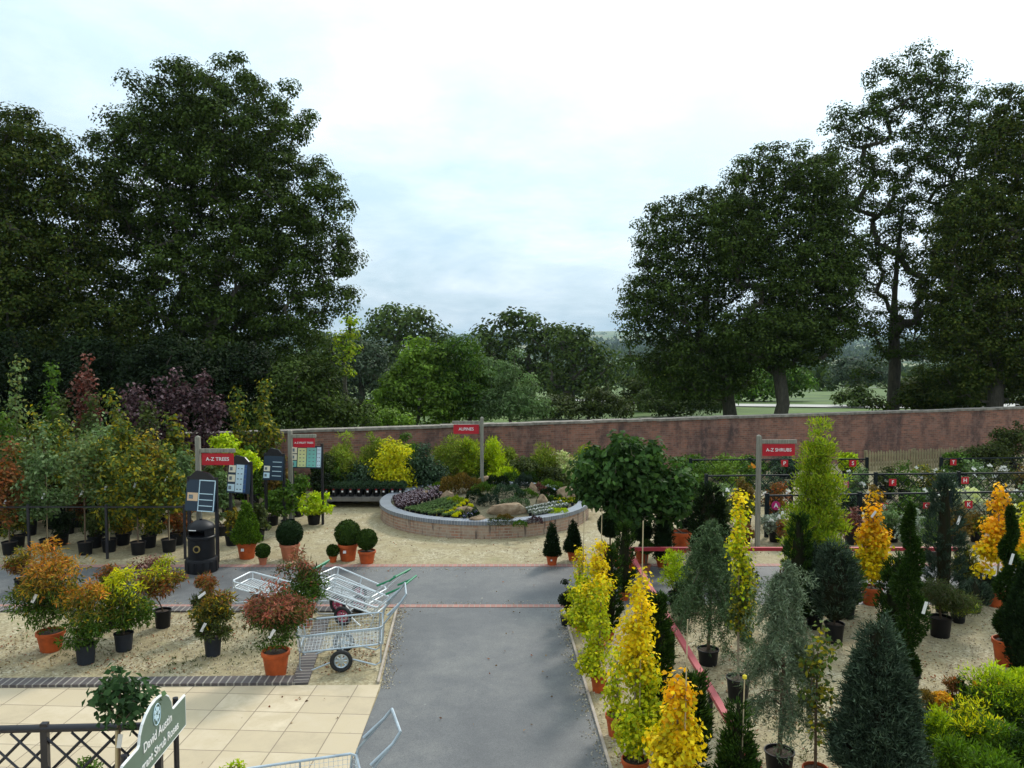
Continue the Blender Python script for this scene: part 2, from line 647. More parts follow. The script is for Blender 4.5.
COPING = mat('stone_coping', base=(0.23, 0.20, 0.165), rough=0.9, var=0.45, vscale=5, bump=0.6, bscale=20)
PICKET = mat('tan_picket', base=(0.27, 0.22, 0.12), rough=0.85, var=0.25, vscale=4)
WOODTAB = mat('grey_bench_timber', base=(0.17, 0.155, 0.14), rough=0.85, var=0.3)
CONC = mat('concrete', base=(0.40, 0.37, 0.31), rough=0.9, var=0.2)
EDGEB = mat('edging_board', base=(0.42, 0.35, 0.28), rough=0.9, var=0.2)
ROADM = mat('park_road', base=(0.42, 0.40, 0.36), rough=0.9, var=0.15, vscale=0.3)


# ------------------------------------------------------------------ setting
WALL_A, WALL_B = 28.84, 0.306        # wall line: Y = A + B*X


def terr_h(x, y):
    ys = [-60, 47, 60, 80, 120, 200, 400, 800, 1500, 2800, 3800, 5200, 7000]
    zs = [-.03, -.03, -.3, -1.1, -3.2, -7.5, -18, -34, -39, -27, 0, 27, 16]
    z = np.interp(y, ys, zs)
    far = np.clip((y - 300) / 2000, 0, 1)
    z = z + far * (14 * np.sin(x * 0.0011 + 1.0) + 7 * np.sin(x * 0.0031 + y * 0.0012) + 4 * np.sin(x * 0.007 + 2))
    return z


def spaced(a, b, n, p):
    t = np.linspace(-1, 1, n)
    return np.sign(t) * np.abs(t) ** p * (b - a) / 2 + (a + b) / 2


xs = spaced(-6000, 6000, 161, 2.6)
ys = np.unique(np.concatenate([np.linspace(-60, 60, 13), [47, 60, 80, 120, 200, 400, 800, 1500, 2800, 3800, 5200], 60 + (np.linspace(0, 1, 110)[1:] ** 2.3) * 6900]))
gx, gy = np.meshgrid(xs, ys)
gz = terr_h(gx, gy)
nx, ny = len(xs), len(ys)
tm = MB()
tm.v = [tuple(p) for p in np.stack([gx, gy, gz], -1).reshape(-1, 3).tolist()]
for j in range(ny - 1):
    for i in range(nx - 1):
        tm.f.append((j * nx + i, j * nx + i + 1, (j + 1) * nx + i + 1, (j + 1) * nx + i))
tm.m = [0] * len(tm.f)
tm.uv = [None] * len(tm.f)
tag(tm.build('ground', TERR, smooth=True), kind='structure')


def sheet(name, pts, z, m, uvs=None):
    b = MB()
    b.add([(p[0], p[1], z) for p in pts], [tuple(range(len(pts)))], 0, [uvs] if uvs else None)
    return tag(b.build(name, m), kind='structure')


def wy(x, off=0.0):
    return WALL_A + WALL_B * x + off


sheet('gravel_yard', [(-40, -12), (48, -12), (48, wy(48)), (-40, wy(-40))], 0.0, GRAVEL)

# main path and cross path (asphalt), 4 mm above the gravel
pl0, pl1, pl2, pl3 = at(398, 605), at(380, 690), at(366, 725), at(350, 768)
pr0, pr1 = at(563, 610), at(610, 768)
dl = (pl3 - pl2).normalized(); dr = (pr1 - pr0).normalized()
sheet('path', [pl0 + (pl0 - pl1) * 0.05, pl1, pl2, pl3, pl3 + dl * 9, pr1 + dr * 9, pr0 + (pr0 - pr1) * 0.05], 0.004, ASPHALT)
CY0, CY1 = 15.30, 17.75
sheet('cross_path', [(-22, CY0), (26, CY0), (26, CY1 + 0.25), (-22, CY1)], 0.008, ASPHALT)


def strip(name, p, q, w, h, m, side=1):
    """raised brick strip from p to q, width w to the far side, UV in metres"""
    p = Vector((p[0], p[1], 0)); q = Vector((q[0], q[1], 0))
    d = (q - p); L = d.length; d.normalize()
    n = Vector((-d.y, d.x, 0)) * side
    a, b_, c, e = p, q, q + n * w, p + n * w
    vs = [a, b_, c, e] + [v + Vector((0, 0, h)) for v in (a, b_, c, e)]
    mb = MB()
    mb.add([v for v in vs], [(4, 5, 6, 7)], 0, [[(0, .05), (L, .05), (L, .9), (0, .9)]])
    mb.add([v for v in vs], [(0, 1, 5, 4), (2, 3, 7, 6), (1, 2, 6, 5), (3, 0, 4, 7)], 0,
           [[(0, .1), (L, .1), (L, .3), (0, .3)], [(L, .1), (0, .1), (0, .3), (L, .3)], [(0, .1), (.05, .1), (.05, .3), (0, .3)], [(0, .1), (.05, .1), (.05, .3), (0, .3)]])
    o = mb.build(name, m)
    return tag(o, kind='structure')


strip('brick_edging', (-22, CY0 - 0.16), (1.0, CY0 - 0.16), 0.155, 0.012, PINK)
strip('brick_edging', (-22, CY1 + 0.01), (26, CY1 + 0.26), 0.20, 0.014, PINK)
strip('dark_brick_edging', (-22, CY0 - 0.42), (-2.75, CY0 - 0.42), 0.25, 0.03, KERB)
k0, k1 = at(-40, 694), at(292, 686)
strip('kerb', (k0.x - 8, k0.y + 0.0), (k1.x, k1.y), 0.26, 0.05, KERB)
kk = at(325, 618)
strip('kerb', (k1.x + 0.22, k1.y + 0.05), (kk.x + 0.1, kk.y), 0.24, 0.035, KERB)
# paving
sl_pts = [(k0.x - 8, k0.y - 0.005), (k1.x + 0.05, k1.y - 0.005), (pl1.x - 0.02, k1.y - 0.005 + 0.02), (pl2.x, pl2.y), (pl3.x, pl3.y), (pl3.x + dl.x * 9, pl3.y + dl.y * 9), (-16, 0)]
th = math.radians(-3.5)
mb = MB()
ca, sa = math.cos(-th), math.sin(-th)
mb.add([(x * ca - y * sa, x * sa + y * ca, 0.012) for x, y in sl_pts], [tuple(range(len(sl_pts)))])
tag(mb.build('paving', SLAB, rz=th), kind='structure')
# edging boards both sides of the main path
for a, b_ in ((pl0, at(378, 684)), (pr0, pr1 + dr * 3)):
    d = b_ - a
    mb = MB()
    mb.box(((a.x + b_.x) / 2, (a.y + b_.y) / 2, 0.012), (0.035, d.length, 0.05), rz=math.atan2(-d.x, d.y))
    tag(mb.build('path_edging_board', EDGEB), kind='structure')

# garden wall
WX0, WX1 = -34.0, 46.0
wlen = math.hypot(WX1 - WX0, (WX1 - WX0) * WALL_B)
wroot = empty('garden_wall', ((WX0 + WX1) / 2, wy((WX0 + WX1) / 2), 0), math.atan(WALL_B), 'long weathered red brick garden wall with stone coping behind all the plants', 'wall')
mb = MB(); mb.box((0, 0.17, 0.97), (wlen, 0.34, 1.94)); mb.build('brickwork', GWALL, wroot)
mb = MB()
rr = random.Random(3)
x = -wlen / 2
while x < wlen / 2:
    l = rr.uniform(0.5, 0.9)
    dz = rr.uniform(-0.012, 0.012)
    mb.box((x + l / 2, 0.17, 1.985 + dz), (l - 0.008, 0.44 + rr.uniform(-.02, .02), 0.085), rz=rr.uniform(-.01, .01))
    x += l
mb.build('coping', COPING, wroot)



# park roads beyond the wall
def road(name, pts, w):
    b = MB()
    vs = []
    dense = []
    for i in range(len(pts) - 1):
        for k in range(14):
            u = k / 14
            dense.append((pts[i][0] * (1 - u) + pts[i + 1][0] * u, pts[i][1] * (1 - u) + pts[i + 1][1] * u))
    dense.append(pts[-1])
    for i, (x, y) in enumerate(dense):
        a = dense[max(i - 1, 0)]; c = dense[min(i + 1, len(dense) - 1)]
        d = Vector((c[0] - a[0], c[1] - a[1], 0)).normalized()
        n = Vector((-d.y, d.x, 0)) * w / 2
        for s_ in (-1, 1):
            qx, qy = x + n.x * s_, y + n.y * s_
            vs.append((qx, qy, float(terr_h(qx, qy)) + 0.06 + 0.0003 * qy))
    fs = [(2 * i, 2 * i + 1, 2 * i + 3, 2 * i + 2) for i in range(len(dense) - 1)]
    b.add(vs, fs)
    return tag(b.build(name, ROADM), kind='structure')


road('road', [(-30, 92), (5, 84), (16, 70), (30, 66), (60, 74)], 5)
road('road', [(40, 170), (60, 215), (95, 260), (130, 250)], 9)

# ------------------------------------------------------------------ foliage kit
def unit(v):
    return v / np.maximum(np.linalg.norm(v, axis=1, keepdims=True), 1e-9)


def runit(g, n):
    return unit(g.normal(size=(n, 3)))


def leaves(g, P, D, L, W, curl=0.12, face=None):
    """rhombic leaves: base P, axis D; face = direction the blade looks at"""
    n = len(P)
    if face is not None:
        D = unit(np.cross(face, D + runit(g, n) * .6))
        D = unit(D - np.array([0, 0, .35]))
    D = unit(D)
    S_ = unit(np.cross(D, runit(g, n) if face is None else face))
    Nn = np.cross(S_, D)
    L = np.broadcast_to(np.asarray(L, dtype=float), (n,))[:, None] * g.uniform(0.7, 1.25, (n, 1))
    W = np.broadcast_to(np.asarray(W, dtype=float), (n,))[:, None] * g.uniform(0.75, 1.2, (n, 1))
    mid = P + D * L * 0.45
    q = np.stack([P, mid + S_ * W / 2 + Nn * L * curl, P + D * L, mid - S_ * W / 2 + Nn * L * curl], 1)
    return q


def pal(g, n, cols, jit=0.25):
    cols = np.asarray(cols, dtype=float)
    i = g.integers(0, len(cols), n)
    j = g.integers(0, len(cols), n)
    u = g.random((n, 1)) * 0.5
    c = cols[i] * (1 - u) + cols[j] * u
    return c * g.uniform(1 - jit, 1 + jit, (n, 1))


def lathe_q(g, prof, seg=14, jit=0.03, c=(0, 0, 0)):
    pr = np.asarray(prof, dtype=float)
    a = np.linspace(0, 2 * np.pi, seg, endpoint=False)
    R = pr[:, 0][:, None] * (1 + g.normal(0, jit, (len(pr), seg)))
    X = R * np.cos(a) + c[0]; Y = R * np.sin(a) + c[1]
    Z = np.repeat(pr[:, 1][:, None], seg, 1) + c[2]
    V = np.stack([X, Y, Z], -1)
    V2 = np.roll(V, -1, 1)
    return np.stack([V[:-1], V2[:-1], V2[1:], V[1:]], 2).reshape(-1, 4, 3)


PALS = dict(
    box=[(.030, .062, .008), (.045, .085, .012), (.065, .11, .015)],
    yew=[(.016, .036, .010), (.024, .048, .013)],
    thuja=[(.020, .052, .008), (.035, .078, .010), (.055, .10, .014)],
    thujabright=[(.06, .13, .010), (.10, .19, .014), (.14, .23, .02)],
    bluecedar=[(.16, .21, .115), (.24, .29, .18), (.10, .145, .07)],
    deodar=[(.08, .135, .05), (.12, .19, .08), (.18, .25, .12), (.05, .09, .03)],
    bluespruce=[(.028, .050, .026), (.05, .080, .044), (.10, .14, .088)],
    juniper=[(.03, .055, .032), (.055, .085, .055)],
    spreadj=[(.05, .085, .02), (.085, .11, .025), (.11, .11, .04)],
    yellow=[(.76, .56, .008), (.84, .66, .015), (.62, .54, .015), (.82, .54, .008)],
    amber=[(.80, .42, .008), (.84, .52, .015), (.74, .34, .008)],
    yelgreen=[(.46, .50, .012), (.30, .40, .012), (.68, .60, .015)],
    larch=[(.22, .32, .015), (.32, .42, .02), (.42, .44, .03), (.14, .24, .015)],
    lime=[(.42, .54, .010), (.54, .62, .018), (.28, .42, .010)],
    midgreen=[(.05, .12, .012), (.09, .17, .02), (.13, .22, .03)],
    brightgreen=[(.11, .20, .020), (.16, .26, .03), (.21, .31, .045)],
    olive=[(.06, .085, .02), (.10, .125, .03)],
    oak=[(.042, .072, .011), (.062, .100, .016), (.095, .135, .024)],
    oaky=[(.040, .072, .010), (.062, .092, .014), (.105, .120, .018)],
    midoak=[(.062, .100, .022), (.085, .13, .03), (.125, .165, .042)],
    dark=[(.014, .028, .007), (.022, .040, .010)],
    greywillow=[(.09, .12, .07), (.07, .10, .055)],
    bigleaf=[(.035, .085, .016), (.055, .12, .024), (.09, .17, .035)],
    glossy=[(.035, .07, .030), (.05, .10, .04), (.09, .14, .08)],
    rose=[(.03, .075, .022), (.045, .10, .03), (.075, .14, .05)],
    maple=[(.15, .23, .07), (.10, .17, .04), (.22, .29, .12), (.20, .20, .04)],
    mixed=[(.10, .16, .03), (.14, .18, .03), (.38, .30, .02), (.08, .13, .03)],
    autumn=[(.50, .34, .02), (.28, .18, .03), (.14, .16, .03), (.10, .14, .03)],
    rust=[(.34, .10, .03), (.22, .10, .04), (.15, .13, .03)],
    pinkrust=[(.38, .10, .07), (.26, .10, .06), (.42, .17, .10), (.18, .13, .04)],
    orangered=[(.55, .17, .03), (.40, .20, .03), (.60, .30, .04), (.25, .18, .03)],
    purple=[(.07, .030, .035), (.12, .06, .065), (.26, .17, .18), (.03, .015, .02)],
    redbrown=[(.18, .045, .03), (.10, .04, .025), (.30, .16, .13)],
    euca=[(.15, .24, .08), (.09, .16, .04), (.22, .30, .13)],
    silver=[(.35, .38, .30), (.22, .27, .18)],
    variegated=[(.55, .55, .24), (.30, .40, .10), (.65, .62, .32)],
    gold=[(.75, .64, .015), (.62, .62, .02), (.45, .5, .02)],
    bamboo=[(.20, .28, .03), (.14, .22, .02), (.30, .32, .05)],
    brownshrub=[(.18, .11, .025), (.13, .10, .02), (.24, .15, .03)],
    orange=[(.75, .33, .015), (.80, .45, .02)],
)


def graded(stops):
    """own leaf colour by height: stops = [(height, palette)], leaves turning from the top down"""
    def fn(g, P):
        n = len(P)
        z = P[:, 2] + g.normal(0, 0.09 * (stops[-1][0] - stops[0][0] + .5), n)
        out = np.zeros((n, 3))
        edges = [(-9, stops[0][1])] + [(h, p) for h, p in stops[1:]]
        for k, (h, p) in enumerate(edges):
            hi = edges[k + 1][0] if k + 1 < len(edges) else 99
            m = (z >= h) & (z < hi)
            out[m] = pal(g, int(m.sum()), PALS[p])
        return out
    return fn


def flat(p, jit=0.25):
    return lambda g, P: pal(g, len(P), PALS[p], jit)


def clumps_in(g, n, lobes, rmin, surf=0.55):
    """clump centres in ellipsoids (cx,cy,cz,rx,ry,rz), kept apart by rmin"""
    lobes = [tuple(l[:3]) + tuple(max(.04, q) for q in l[3:]) for l in lobes]
    vol = np.array([l[3] * l[4] * l[5] for l in lobes]) ** 0.8
    w = vol / vol.sum()
    out = []
    tries = 0
    while len(out) < n and tries < n * 30:
        tries += 1
        l = lobes[g.choice(len(lobes), p=w)]
        d = g.normal(size=3); d /= np.linalg.norm(d)
        r = (surf + (1 - surf) * g.random()) if g.random() < 0.75 else g.random() ** 0.5
        p = np.array([l[0] + d[0] * r * l[3], l[1] + d[1] * r * l[4], l[2] + d[2] * r * l[5]])
        if out:
            A = np.asarray(out)
            if np.min(((A - p) ** 2).sum(1)) < rmin * rmin:
                continue
        out.append(p)
    return np.asarray(out)


def limbs(root, C, trunk_pts, r0, rtip, mat_, seg=6, name='trunk', wander=0.12, seed=1, zbias=1.0):
    """trunk + limbs reaching every clump centre; radii follow the load carried"""
    g = np.random.default_rng(seed)
    nodes = [np.array(p, dtype=float) for p in trunk_pts]
    par = [-1] + list(range(len(nodes) - 1))
    ntr = len(nodes)
    base = nodes[min(ntr - 1, ntr // 2)]
    order = np.argsort(((C - base) ** 2).sum(1)) if len(C) else []
    for i in order:
        c = C[i]
        A = np.asarray(nodes)
        start = 1 if ntr > 1 else 0
        d = np.linalg.norm(A[start:] - c, axis=1) + zbias * np.maximum(0, A[start:, 2] - c[2] + 0.1 * np.linalg.norm(A[start:, :2] - c[:2], axis=1))
        j = int(np.argmin(d)) + start
        p = A[j]
        L = np.linalg.norm(c - p)
        m = (p + c) / 2 + g.normal(0, wander * L, 3) * np.array([1, 1, .5]) - np.array([0, 0, 0.06 * L])
        nodes.append(m); par.append(j)
        nodes.append(c); par.append(len(nodes) - 2)
    n = len(nodes)
    load = np.zeros(n)
    child = [[] for _ in range(n)]
    for i in range(1, n):
        child[par[i]].append(i)
    for i in range(n - 1, -1, -1):
        if not child[i]: load[i] = 1
        if par[i] >= 0: load[par[i]] += load[i]
    tot = max(load[0], 1)
    rad = np.maximum(rtip, r0 * (load / tot) ** 0.5)
    for i in range(ntr):
        rad[i] = max(rad[i], r0 * (1 - (0.35 if ntr < 6 else 0.8) * i / max(ntr - 1, 1)))
    mb = MB()
    if ntr > 1:
        rr_ = [float(x) for x in rad[:ntr]]
        rr_[0] *= 1.25
        mb.tube([tuple(p) for p in nodes[:ntr]], rr_, seg + 2)
    for i in range(ntr, n - 1, 2):
        p, m, c = nodes[par[i]], nodes[i], nodes[i + 1]
        mb.tube([tuple(p), tuple(m), tuple(c)], [float(min(rad[i], rad[par[i]])), float((rad[i] + rad[i + 1]) / 2), float(rad[i + 1] * 0.6)], seg if rad[i] > 0.02 else 4, cap=False)
    return mb.build(name, mat_, root, smooth=True)


def foliage(root, C, R, k, L, W, colfn, seed=1, flatz=0.7, droop=0.0, up=0.3, m=None, name='foliage', extra=None, outw=0.6, shell=False, facing=0.55):
    g = np.random.default_rng(seed)
    n = len(C) * k
    ci = np.repeat(np.arange(len(C)), k)
    Rr = np.broadcast_to(np.asarray(R, dtype=float), (len(C),))[ci][:, None]
    sc = g.uniform(0.7, 1.25, (len(C), 1))[ci]
    d = runit(g, n)
    rad = g.random((n, 1)) ** (0.33 if shell else 0.5)
    off = d * rad * Rr * sc * np.array([1, 1, flatz])
    off[:, 2] -= droop * (off[:, 0] ** 2 + off[:, 1] ** 2) / np.maximum(Rr[:, 0], 1e-6)
    P = C[ci] + off
    D = d * outw + runit(g, n) * 0.8 + np.array([0, 0, up - droop])
    F_ = unit(d * .75 + runit(g, n) * facing + np.array([0, 0, .45])) if facing else None
    Q = leaves(g, P, D, L, W, face=F_)
    c = colfn(g, P) * g.uniform(0.72, 1.30, (len(C), 1))[ci]
    if extra is not None:
        Q = np.concatenate([Q, extra[0]]); c = np.concatenate([c, extra[1]])
    return quads_mesh(name, Q, c, m or LEAF, root)


def card(root, p, w=0.04, h=0.12, rz=0.0, tilt=0.5, name='label_tag', m=None):
    mb = MB()
    M = Matrix.Rotation(rz, 3, 'Z') @ Matrix.Rotation(tilt, 3, 'Y')
    mb.box(p, (w, 0.004, h), M=M)
    return mb.build(name, m or TAGW, root)


def pot(root, r, h, kind='terra', label=None, sticker=False):
    m = {'terra': TERRA, 'terra2': TERRA2, 'black': BLKPOT, 'grey': GREYPOT}[kind]
    mb = MB()
    s = 22
    if kind.startswith('terra'):
        prof = [(r * .70, 0), (r * .72, .01), (r * .93, h * .80), (r * 1.0, h * .81), (r * 1.03, h * .83), (r * 1.03, h * .985), (r * .99, h), (r * .93, h), (r * .90, h * .86), (r * .84, h * .6)]
    else:
        prof = [(r * .78, 0), (r * .80, .01), (r * .96, h * .94), (r * 1.03, h * .95), (r * 1.03, h), (r * .95, h), (r * .92, h * .86), (r * .88, h * .6)]
    mb.lathe(prof, s, capb=True)
    p = mb.build('plant_pot', m, root, smooth=True)
    mb = MB()
    mb.lathe([(r * .91, h * .88), (r * .5, h * .905), (r * .02, h * .92)], 14, capt=True)
    mb.build('soil', SOIL, p, smooth=True)
    if sticker:
        mb = MB(); mb.box((-r * .15, -r * .93, h * .62), (r * .30, 0.012, h * .16), M=Matrix.Rotation(-0.12, 3, 'X'))
        mb.build('sticker', TAGW, p)
    return p


def place(name, label, cat, px, py, group=None, rz=None):
    p = at(px, py)
    return empty(name, (p.x, p.y, 0.0), random.uniform(0, 6) if rz is None else rz, label, cat, group), p.y


def cane(root, x, y, z0, z1, r=0.007, tip=None):
    mb = MB(); mb.tube([(x, y, z0), (x + 0.03, y + .01, z1)], r, 5)
    o = mb.build('cane', CANE, root)
    if tip:
        mb = MB(); mb.lathe([(0.0, 0), (0.022, .012), (0.022, .04), (0.0, .055)], 8, c=(x + .03, y + .01, z1 - .02)); mb.build('cane_cap', tip, o)
    return o


YELTIP = mat('yellow_cap', base=(0.7, 0.55, 0.02), rough=0.5)


# --- plant kinds -------------------------------------------------
def topiary_ball(px, py, ytop, wpx, potw, poth_px, label, kind='terra', p='box', sticker=False, group='clipped topiary in pots', seed=1):
    root, D = place('topiary_ball', label, 'topiary', px, py, group, rz=0)
    k = D / F_PX
    r = wpx * k / 2
    ph = poth_px * k
    pot(root, potw * k / 2, ph, kind, sticker=sticker)
    zt = zat(ytop, D); cz = zt - r
    g = np.random.default_rng(seed)
    n = int(900 + 5000 * min(1, r))
    d = runit(g, n)
    lump = 1 + 0.035 * np.sin(d[:, 0] * 7 + seed) * np.cos(d[:, 1] * 6 + d[:, 2] * 5)
    P = d * (r * .93 * lump)[:, None] + np.array([0, 0, cz])
    Q = leaves(g, P, d * .5 + runit(g, n), 0.04, 0.026)
    th_ = np.linspace(-math.pi / 2, math.pi / 2, 9)
    core = lathe_q(g, [(r * .92 * math.cos(a) + 1e-4, cz + r * .92 * math.sin(a)) for a in th_], 16, 0.02)
    C = np.concatenate([pal(g, n, PALS[p], .35), pal(g, len(core), PALS[p], .1)])
    quads_mesh('foliage', np.concatenate([Q, core]), C, NEEDLE, root)
    if cz - r > ph * .8 - 0.02:
        mb = MB(); mb.tube([(0, 0, ph * .85), (0, 0, cz)], 0.02, 6); mb.build('stem', TWIG, root)
    return root


def conifer(px, py, ytop, wpx, label, potd=None, kind='terra', p='thuja', name='potted_conifer', cat='conifer', group=None, prof='cone', L=0.10, W=0.022, lift=0.8,
            n=3500, blades=1, seed=1, z0=None, sticker=False, hang=0.0, tagp=None, caneh=None, core=.72, spread=.5, rz=0.0):
    root, D = place(name, label, cat, px, py, group, rz=rz)
    k = D / F_PX
    r = wpx * k / 2
    zt = zat(ytop, D)
    g = np.random.default_rng(seed)
    ph = 0.0
    if potd:
        ph = potd[1] * k
        pot(root, potd[0] * k / 2, ph, kind, sticker=sticker)
    zb = z0 if z0 is not None else ph * .95
    H = zt - zb

    def pf(t):
        t = np.clip(t, 0, 1)
        if prof == 'cone': return np.where(t < .06, .8 + t * 3.3, (1 - t) / .94 * .97 + .03)
        if prof == 'flame': return np.sin(np.clip((t * .85 + .12), 0, 1) * np.pi) ** .65 * (1 - .25 * t)
        if prof == 'col': return np.clip(np.minimum(.75 + t * 3, 1.0) * (1 - t ** 5) + .02, 0, 1) * (1 - .3 * t)
        if prof == 'teardrop': return np.clip(np.sqrt(np.clip(t * 6, 0, 1)) * (1 - t) ** .75 * 1.15, 0, 1.05)
        return 1 - t
    clip_ = cat == 'topiary'
    kt = 5 if clip_ else 22
    nt_ = max(30, n // kt)
    n = nt_ * kt
    t0 = 1 - np.sqrt(g.random(nt_)) if prof in ('cone', 'teardrop') else g.random(nt_)
    a0 = g.uniform(0, 2 * np.pi, nt_)
    lump = 1 + .10 * np.sin(a0 * 3 + t0 * 13 + seed) + .07 * np.sin(a0 * 5 - t0 * 21) + g.normal(0, .035 if clip_ else .10, nt_)
    rad0 = pf(t0) * r * lump * (g.uniform(.80, 1.0, nt_))
    ax = np.stack([np.cos(a0) * .75, np.sin(a0) * .75, np.full(nt_, lift * .9)], 1) + g.normal(0, .18, (nt_, 3))
    ax = unit(ax)
    tl = (0.3 if clip_ else 1.0) * L * 1.5
    s_ = g.random((n, 1))
    ti = np.repeat(np.arange(nt_), kt)
    P = np.stack([rad0 * np.cos(a0), rad0 * np.sin(a0), zb + t0 * H * .95], 1)[ti] + ax[ti] * s_ * tl + g.normal(0, .012 + .1 * L, (n, 3))
    out = ax[ti]
    Q, Cc = [], []
    base = pal(g, n, PALS[p], .25) * g.uniform(.65, 1.3, (nt_, 1))[ti] * (0.8 + 0.5 * s_)
    for b_ in range(blades):
        D_ = out * 1.1 + np.array([0, 0, .25 * lift - hang]) + runit(g, n) * spread
        Q.append(leaves(g, P, D_, L, W)); Cc.append(base * g.uniform(.85, 1.15, (n, 1)))
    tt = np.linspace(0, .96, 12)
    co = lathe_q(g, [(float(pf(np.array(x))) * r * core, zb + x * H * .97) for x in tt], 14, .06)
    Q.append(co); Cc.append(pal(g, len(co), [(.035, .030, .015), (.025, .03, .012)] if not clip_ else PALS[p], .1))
    quads_mesh('foliage', np.concatenate(Q), np.concatenate(Cc), NEEDLE, root)
    if zb > ph + .05 or not potd:
        mb = MB(); mb.tube([(0, 0, 0 if not potd else ph * .8), (0, 0, zb + .2 * H)], max(.015, .04 * r), 6); mb.build('trunk', TWIG, root)
    if tagp: card(root, tagp, .05, .16, 0.2, .35)
    if caneh: cane(root, 0.02, -r * .25, ph * .8, zat(caneh, D), tip=YELTIP)
    return root


def spiral(px, py, ytop, wpx, label, potd, kind='terra', turns=3.2, seed=3, group='spiral topiary in pots', tagp=None, rz=0.0, p='thuja'):
    root, D = place('spiral_topiary', label, 'topiary', px, py, group, rz=rz)
    k = D / F_PX; r = wpx * k / 2; ph = potd[1] * k
    pot(root, potd[0] * k / 2, ph, kind)
    zt = zat(ytop, D); H = zt - ph
    g = np.random.default_rng(seed)
    n = 9000
    t = g.random(n) ** 1.15 * .98
    env = np.clip(np.sin(np.clip(t * .9 + .1, 0, 1) * np.pi) ** .6 * (1 - .62 * t), .12, 1) * r
    ph_ = t * turns * 2 * np.pi
    c = np.stack([env * .42 * np.cos(ph_), env * .42 * np.sin(ph_), ph + t * H], 1)
    d = runit(g, n)
    tr = env * .62
    P = c + d * np.stack([tr, tr, np.minimum(tr, H * .075)], 1) * g.uniform(.85, 1.05, (n, 1))
    Q = leaves(g, P, d + np.array([0, 0, .4]) + runit(g, n) * .5, .065, .022)
    Cc = pal(g, n, PALS[p], .3)
    quads_mesh('foliage', Q, Cc, NEEDLE, root)
    mb = MB(); mb.tube([(0, 0, ph * .8), (0, 0, zt - .15)], [.03, .012], 6); mb.build('stem', TWIG, root)
    if tagp: card(root, tagp, .05, .17, .2, .3)
    return root


def weeping(px, py, ytop, wpx, label, potd, kind='black', p='bluecedar', nstr=70, seed=5, group=None, blade=.07, rz=0.0, z_lo=.25, arms=9, cat='conifer', name='weeping_conifer'):
    root, D = place(name, label, cat, px, py, group, rz=rz)
    k = D / F_PX; r = wpx * k / 2; ph = potd[1] * k
    pot(root, potd[0] * k / 2, ph, kind)
    zt = zat(ytop, D)
    g = np.random.default_rng(seed)
    mb = MB()
    mb.tube([(0, 0, ph * .8), (.03, 0, zt * .5), (-.02, .02, zt)], [.028, .02, .01], 6)
    P, Dd = [], []
    na = arms * 4
    for a_ in range(na):
        f = (a_ + .5) / na
        z = ph + (zt - ph) * (.22 + .78 * f)
        an = a_ * 2.4 + g.uniform(-.5, .5)
        ln = r * (.12 + 1.05 * (1 - f) ** .75) * g.uniform(.55, 1.25)
        pts = []
        rise = g.uniform(.02, .16)
        for s_ in np.linspace(0, 1, 6):
            pts.append((math.cos(an) * ln * s_, math.sin(an) * ln * s_, max(.12, z + rise * math.sin(s_ * 2.6) - .55 * s_ ** 2 * ln)))
        mb.tube(pts, [.009, .008, .006, .005, .004, .003], 4, cap=False)
        tw = g.normal(0, .12, 2)
        for s_ in range(nstr // 9 + 1):
            u = g.uniform(.1, 1) ** .7
            j = min(4, int(u * 5)); fr = u * 5 - j
            p0 = np.array(pts[j]) * (1 - fr) + np.array(pts[j + 1]) * fr
            hl = min(g.uniform(.10, .42) * (zt * .34), max(p0[2] - z_lo * .5, .06))
            m_ = int(hl / .016) + 2
            tt = np.linspace(0, 1, m_)
            sw = g.normal(0, .10, 2) + np.array([math.cos(an), math.sin(an)]) * g.uniform(.0, .16)
            S_ = np.stack([p0[0] + sw[0] * tt, p0[1] + sw[1] * tt, p0[2] - hl * tt ** 1.4], 1)
            for b_ in range(3):
                P.append(S_ + g.normal(0, .006, S_.shape))
                q = runit(g, m_) * .9; q[:, 2] -= .35
                Dd.append(q)
    P = np.concatenate(P); Dd = np.concatenate(Dd)
    Q = leaves(g, P, Dd, blade, blade * .17)
    quads_mesh('foliage', Q, pal(g, len(Q), PALS[p], .25), NEEDLE, root)
    mb.build('branches', TWIG, root, smooth=True)
    return root


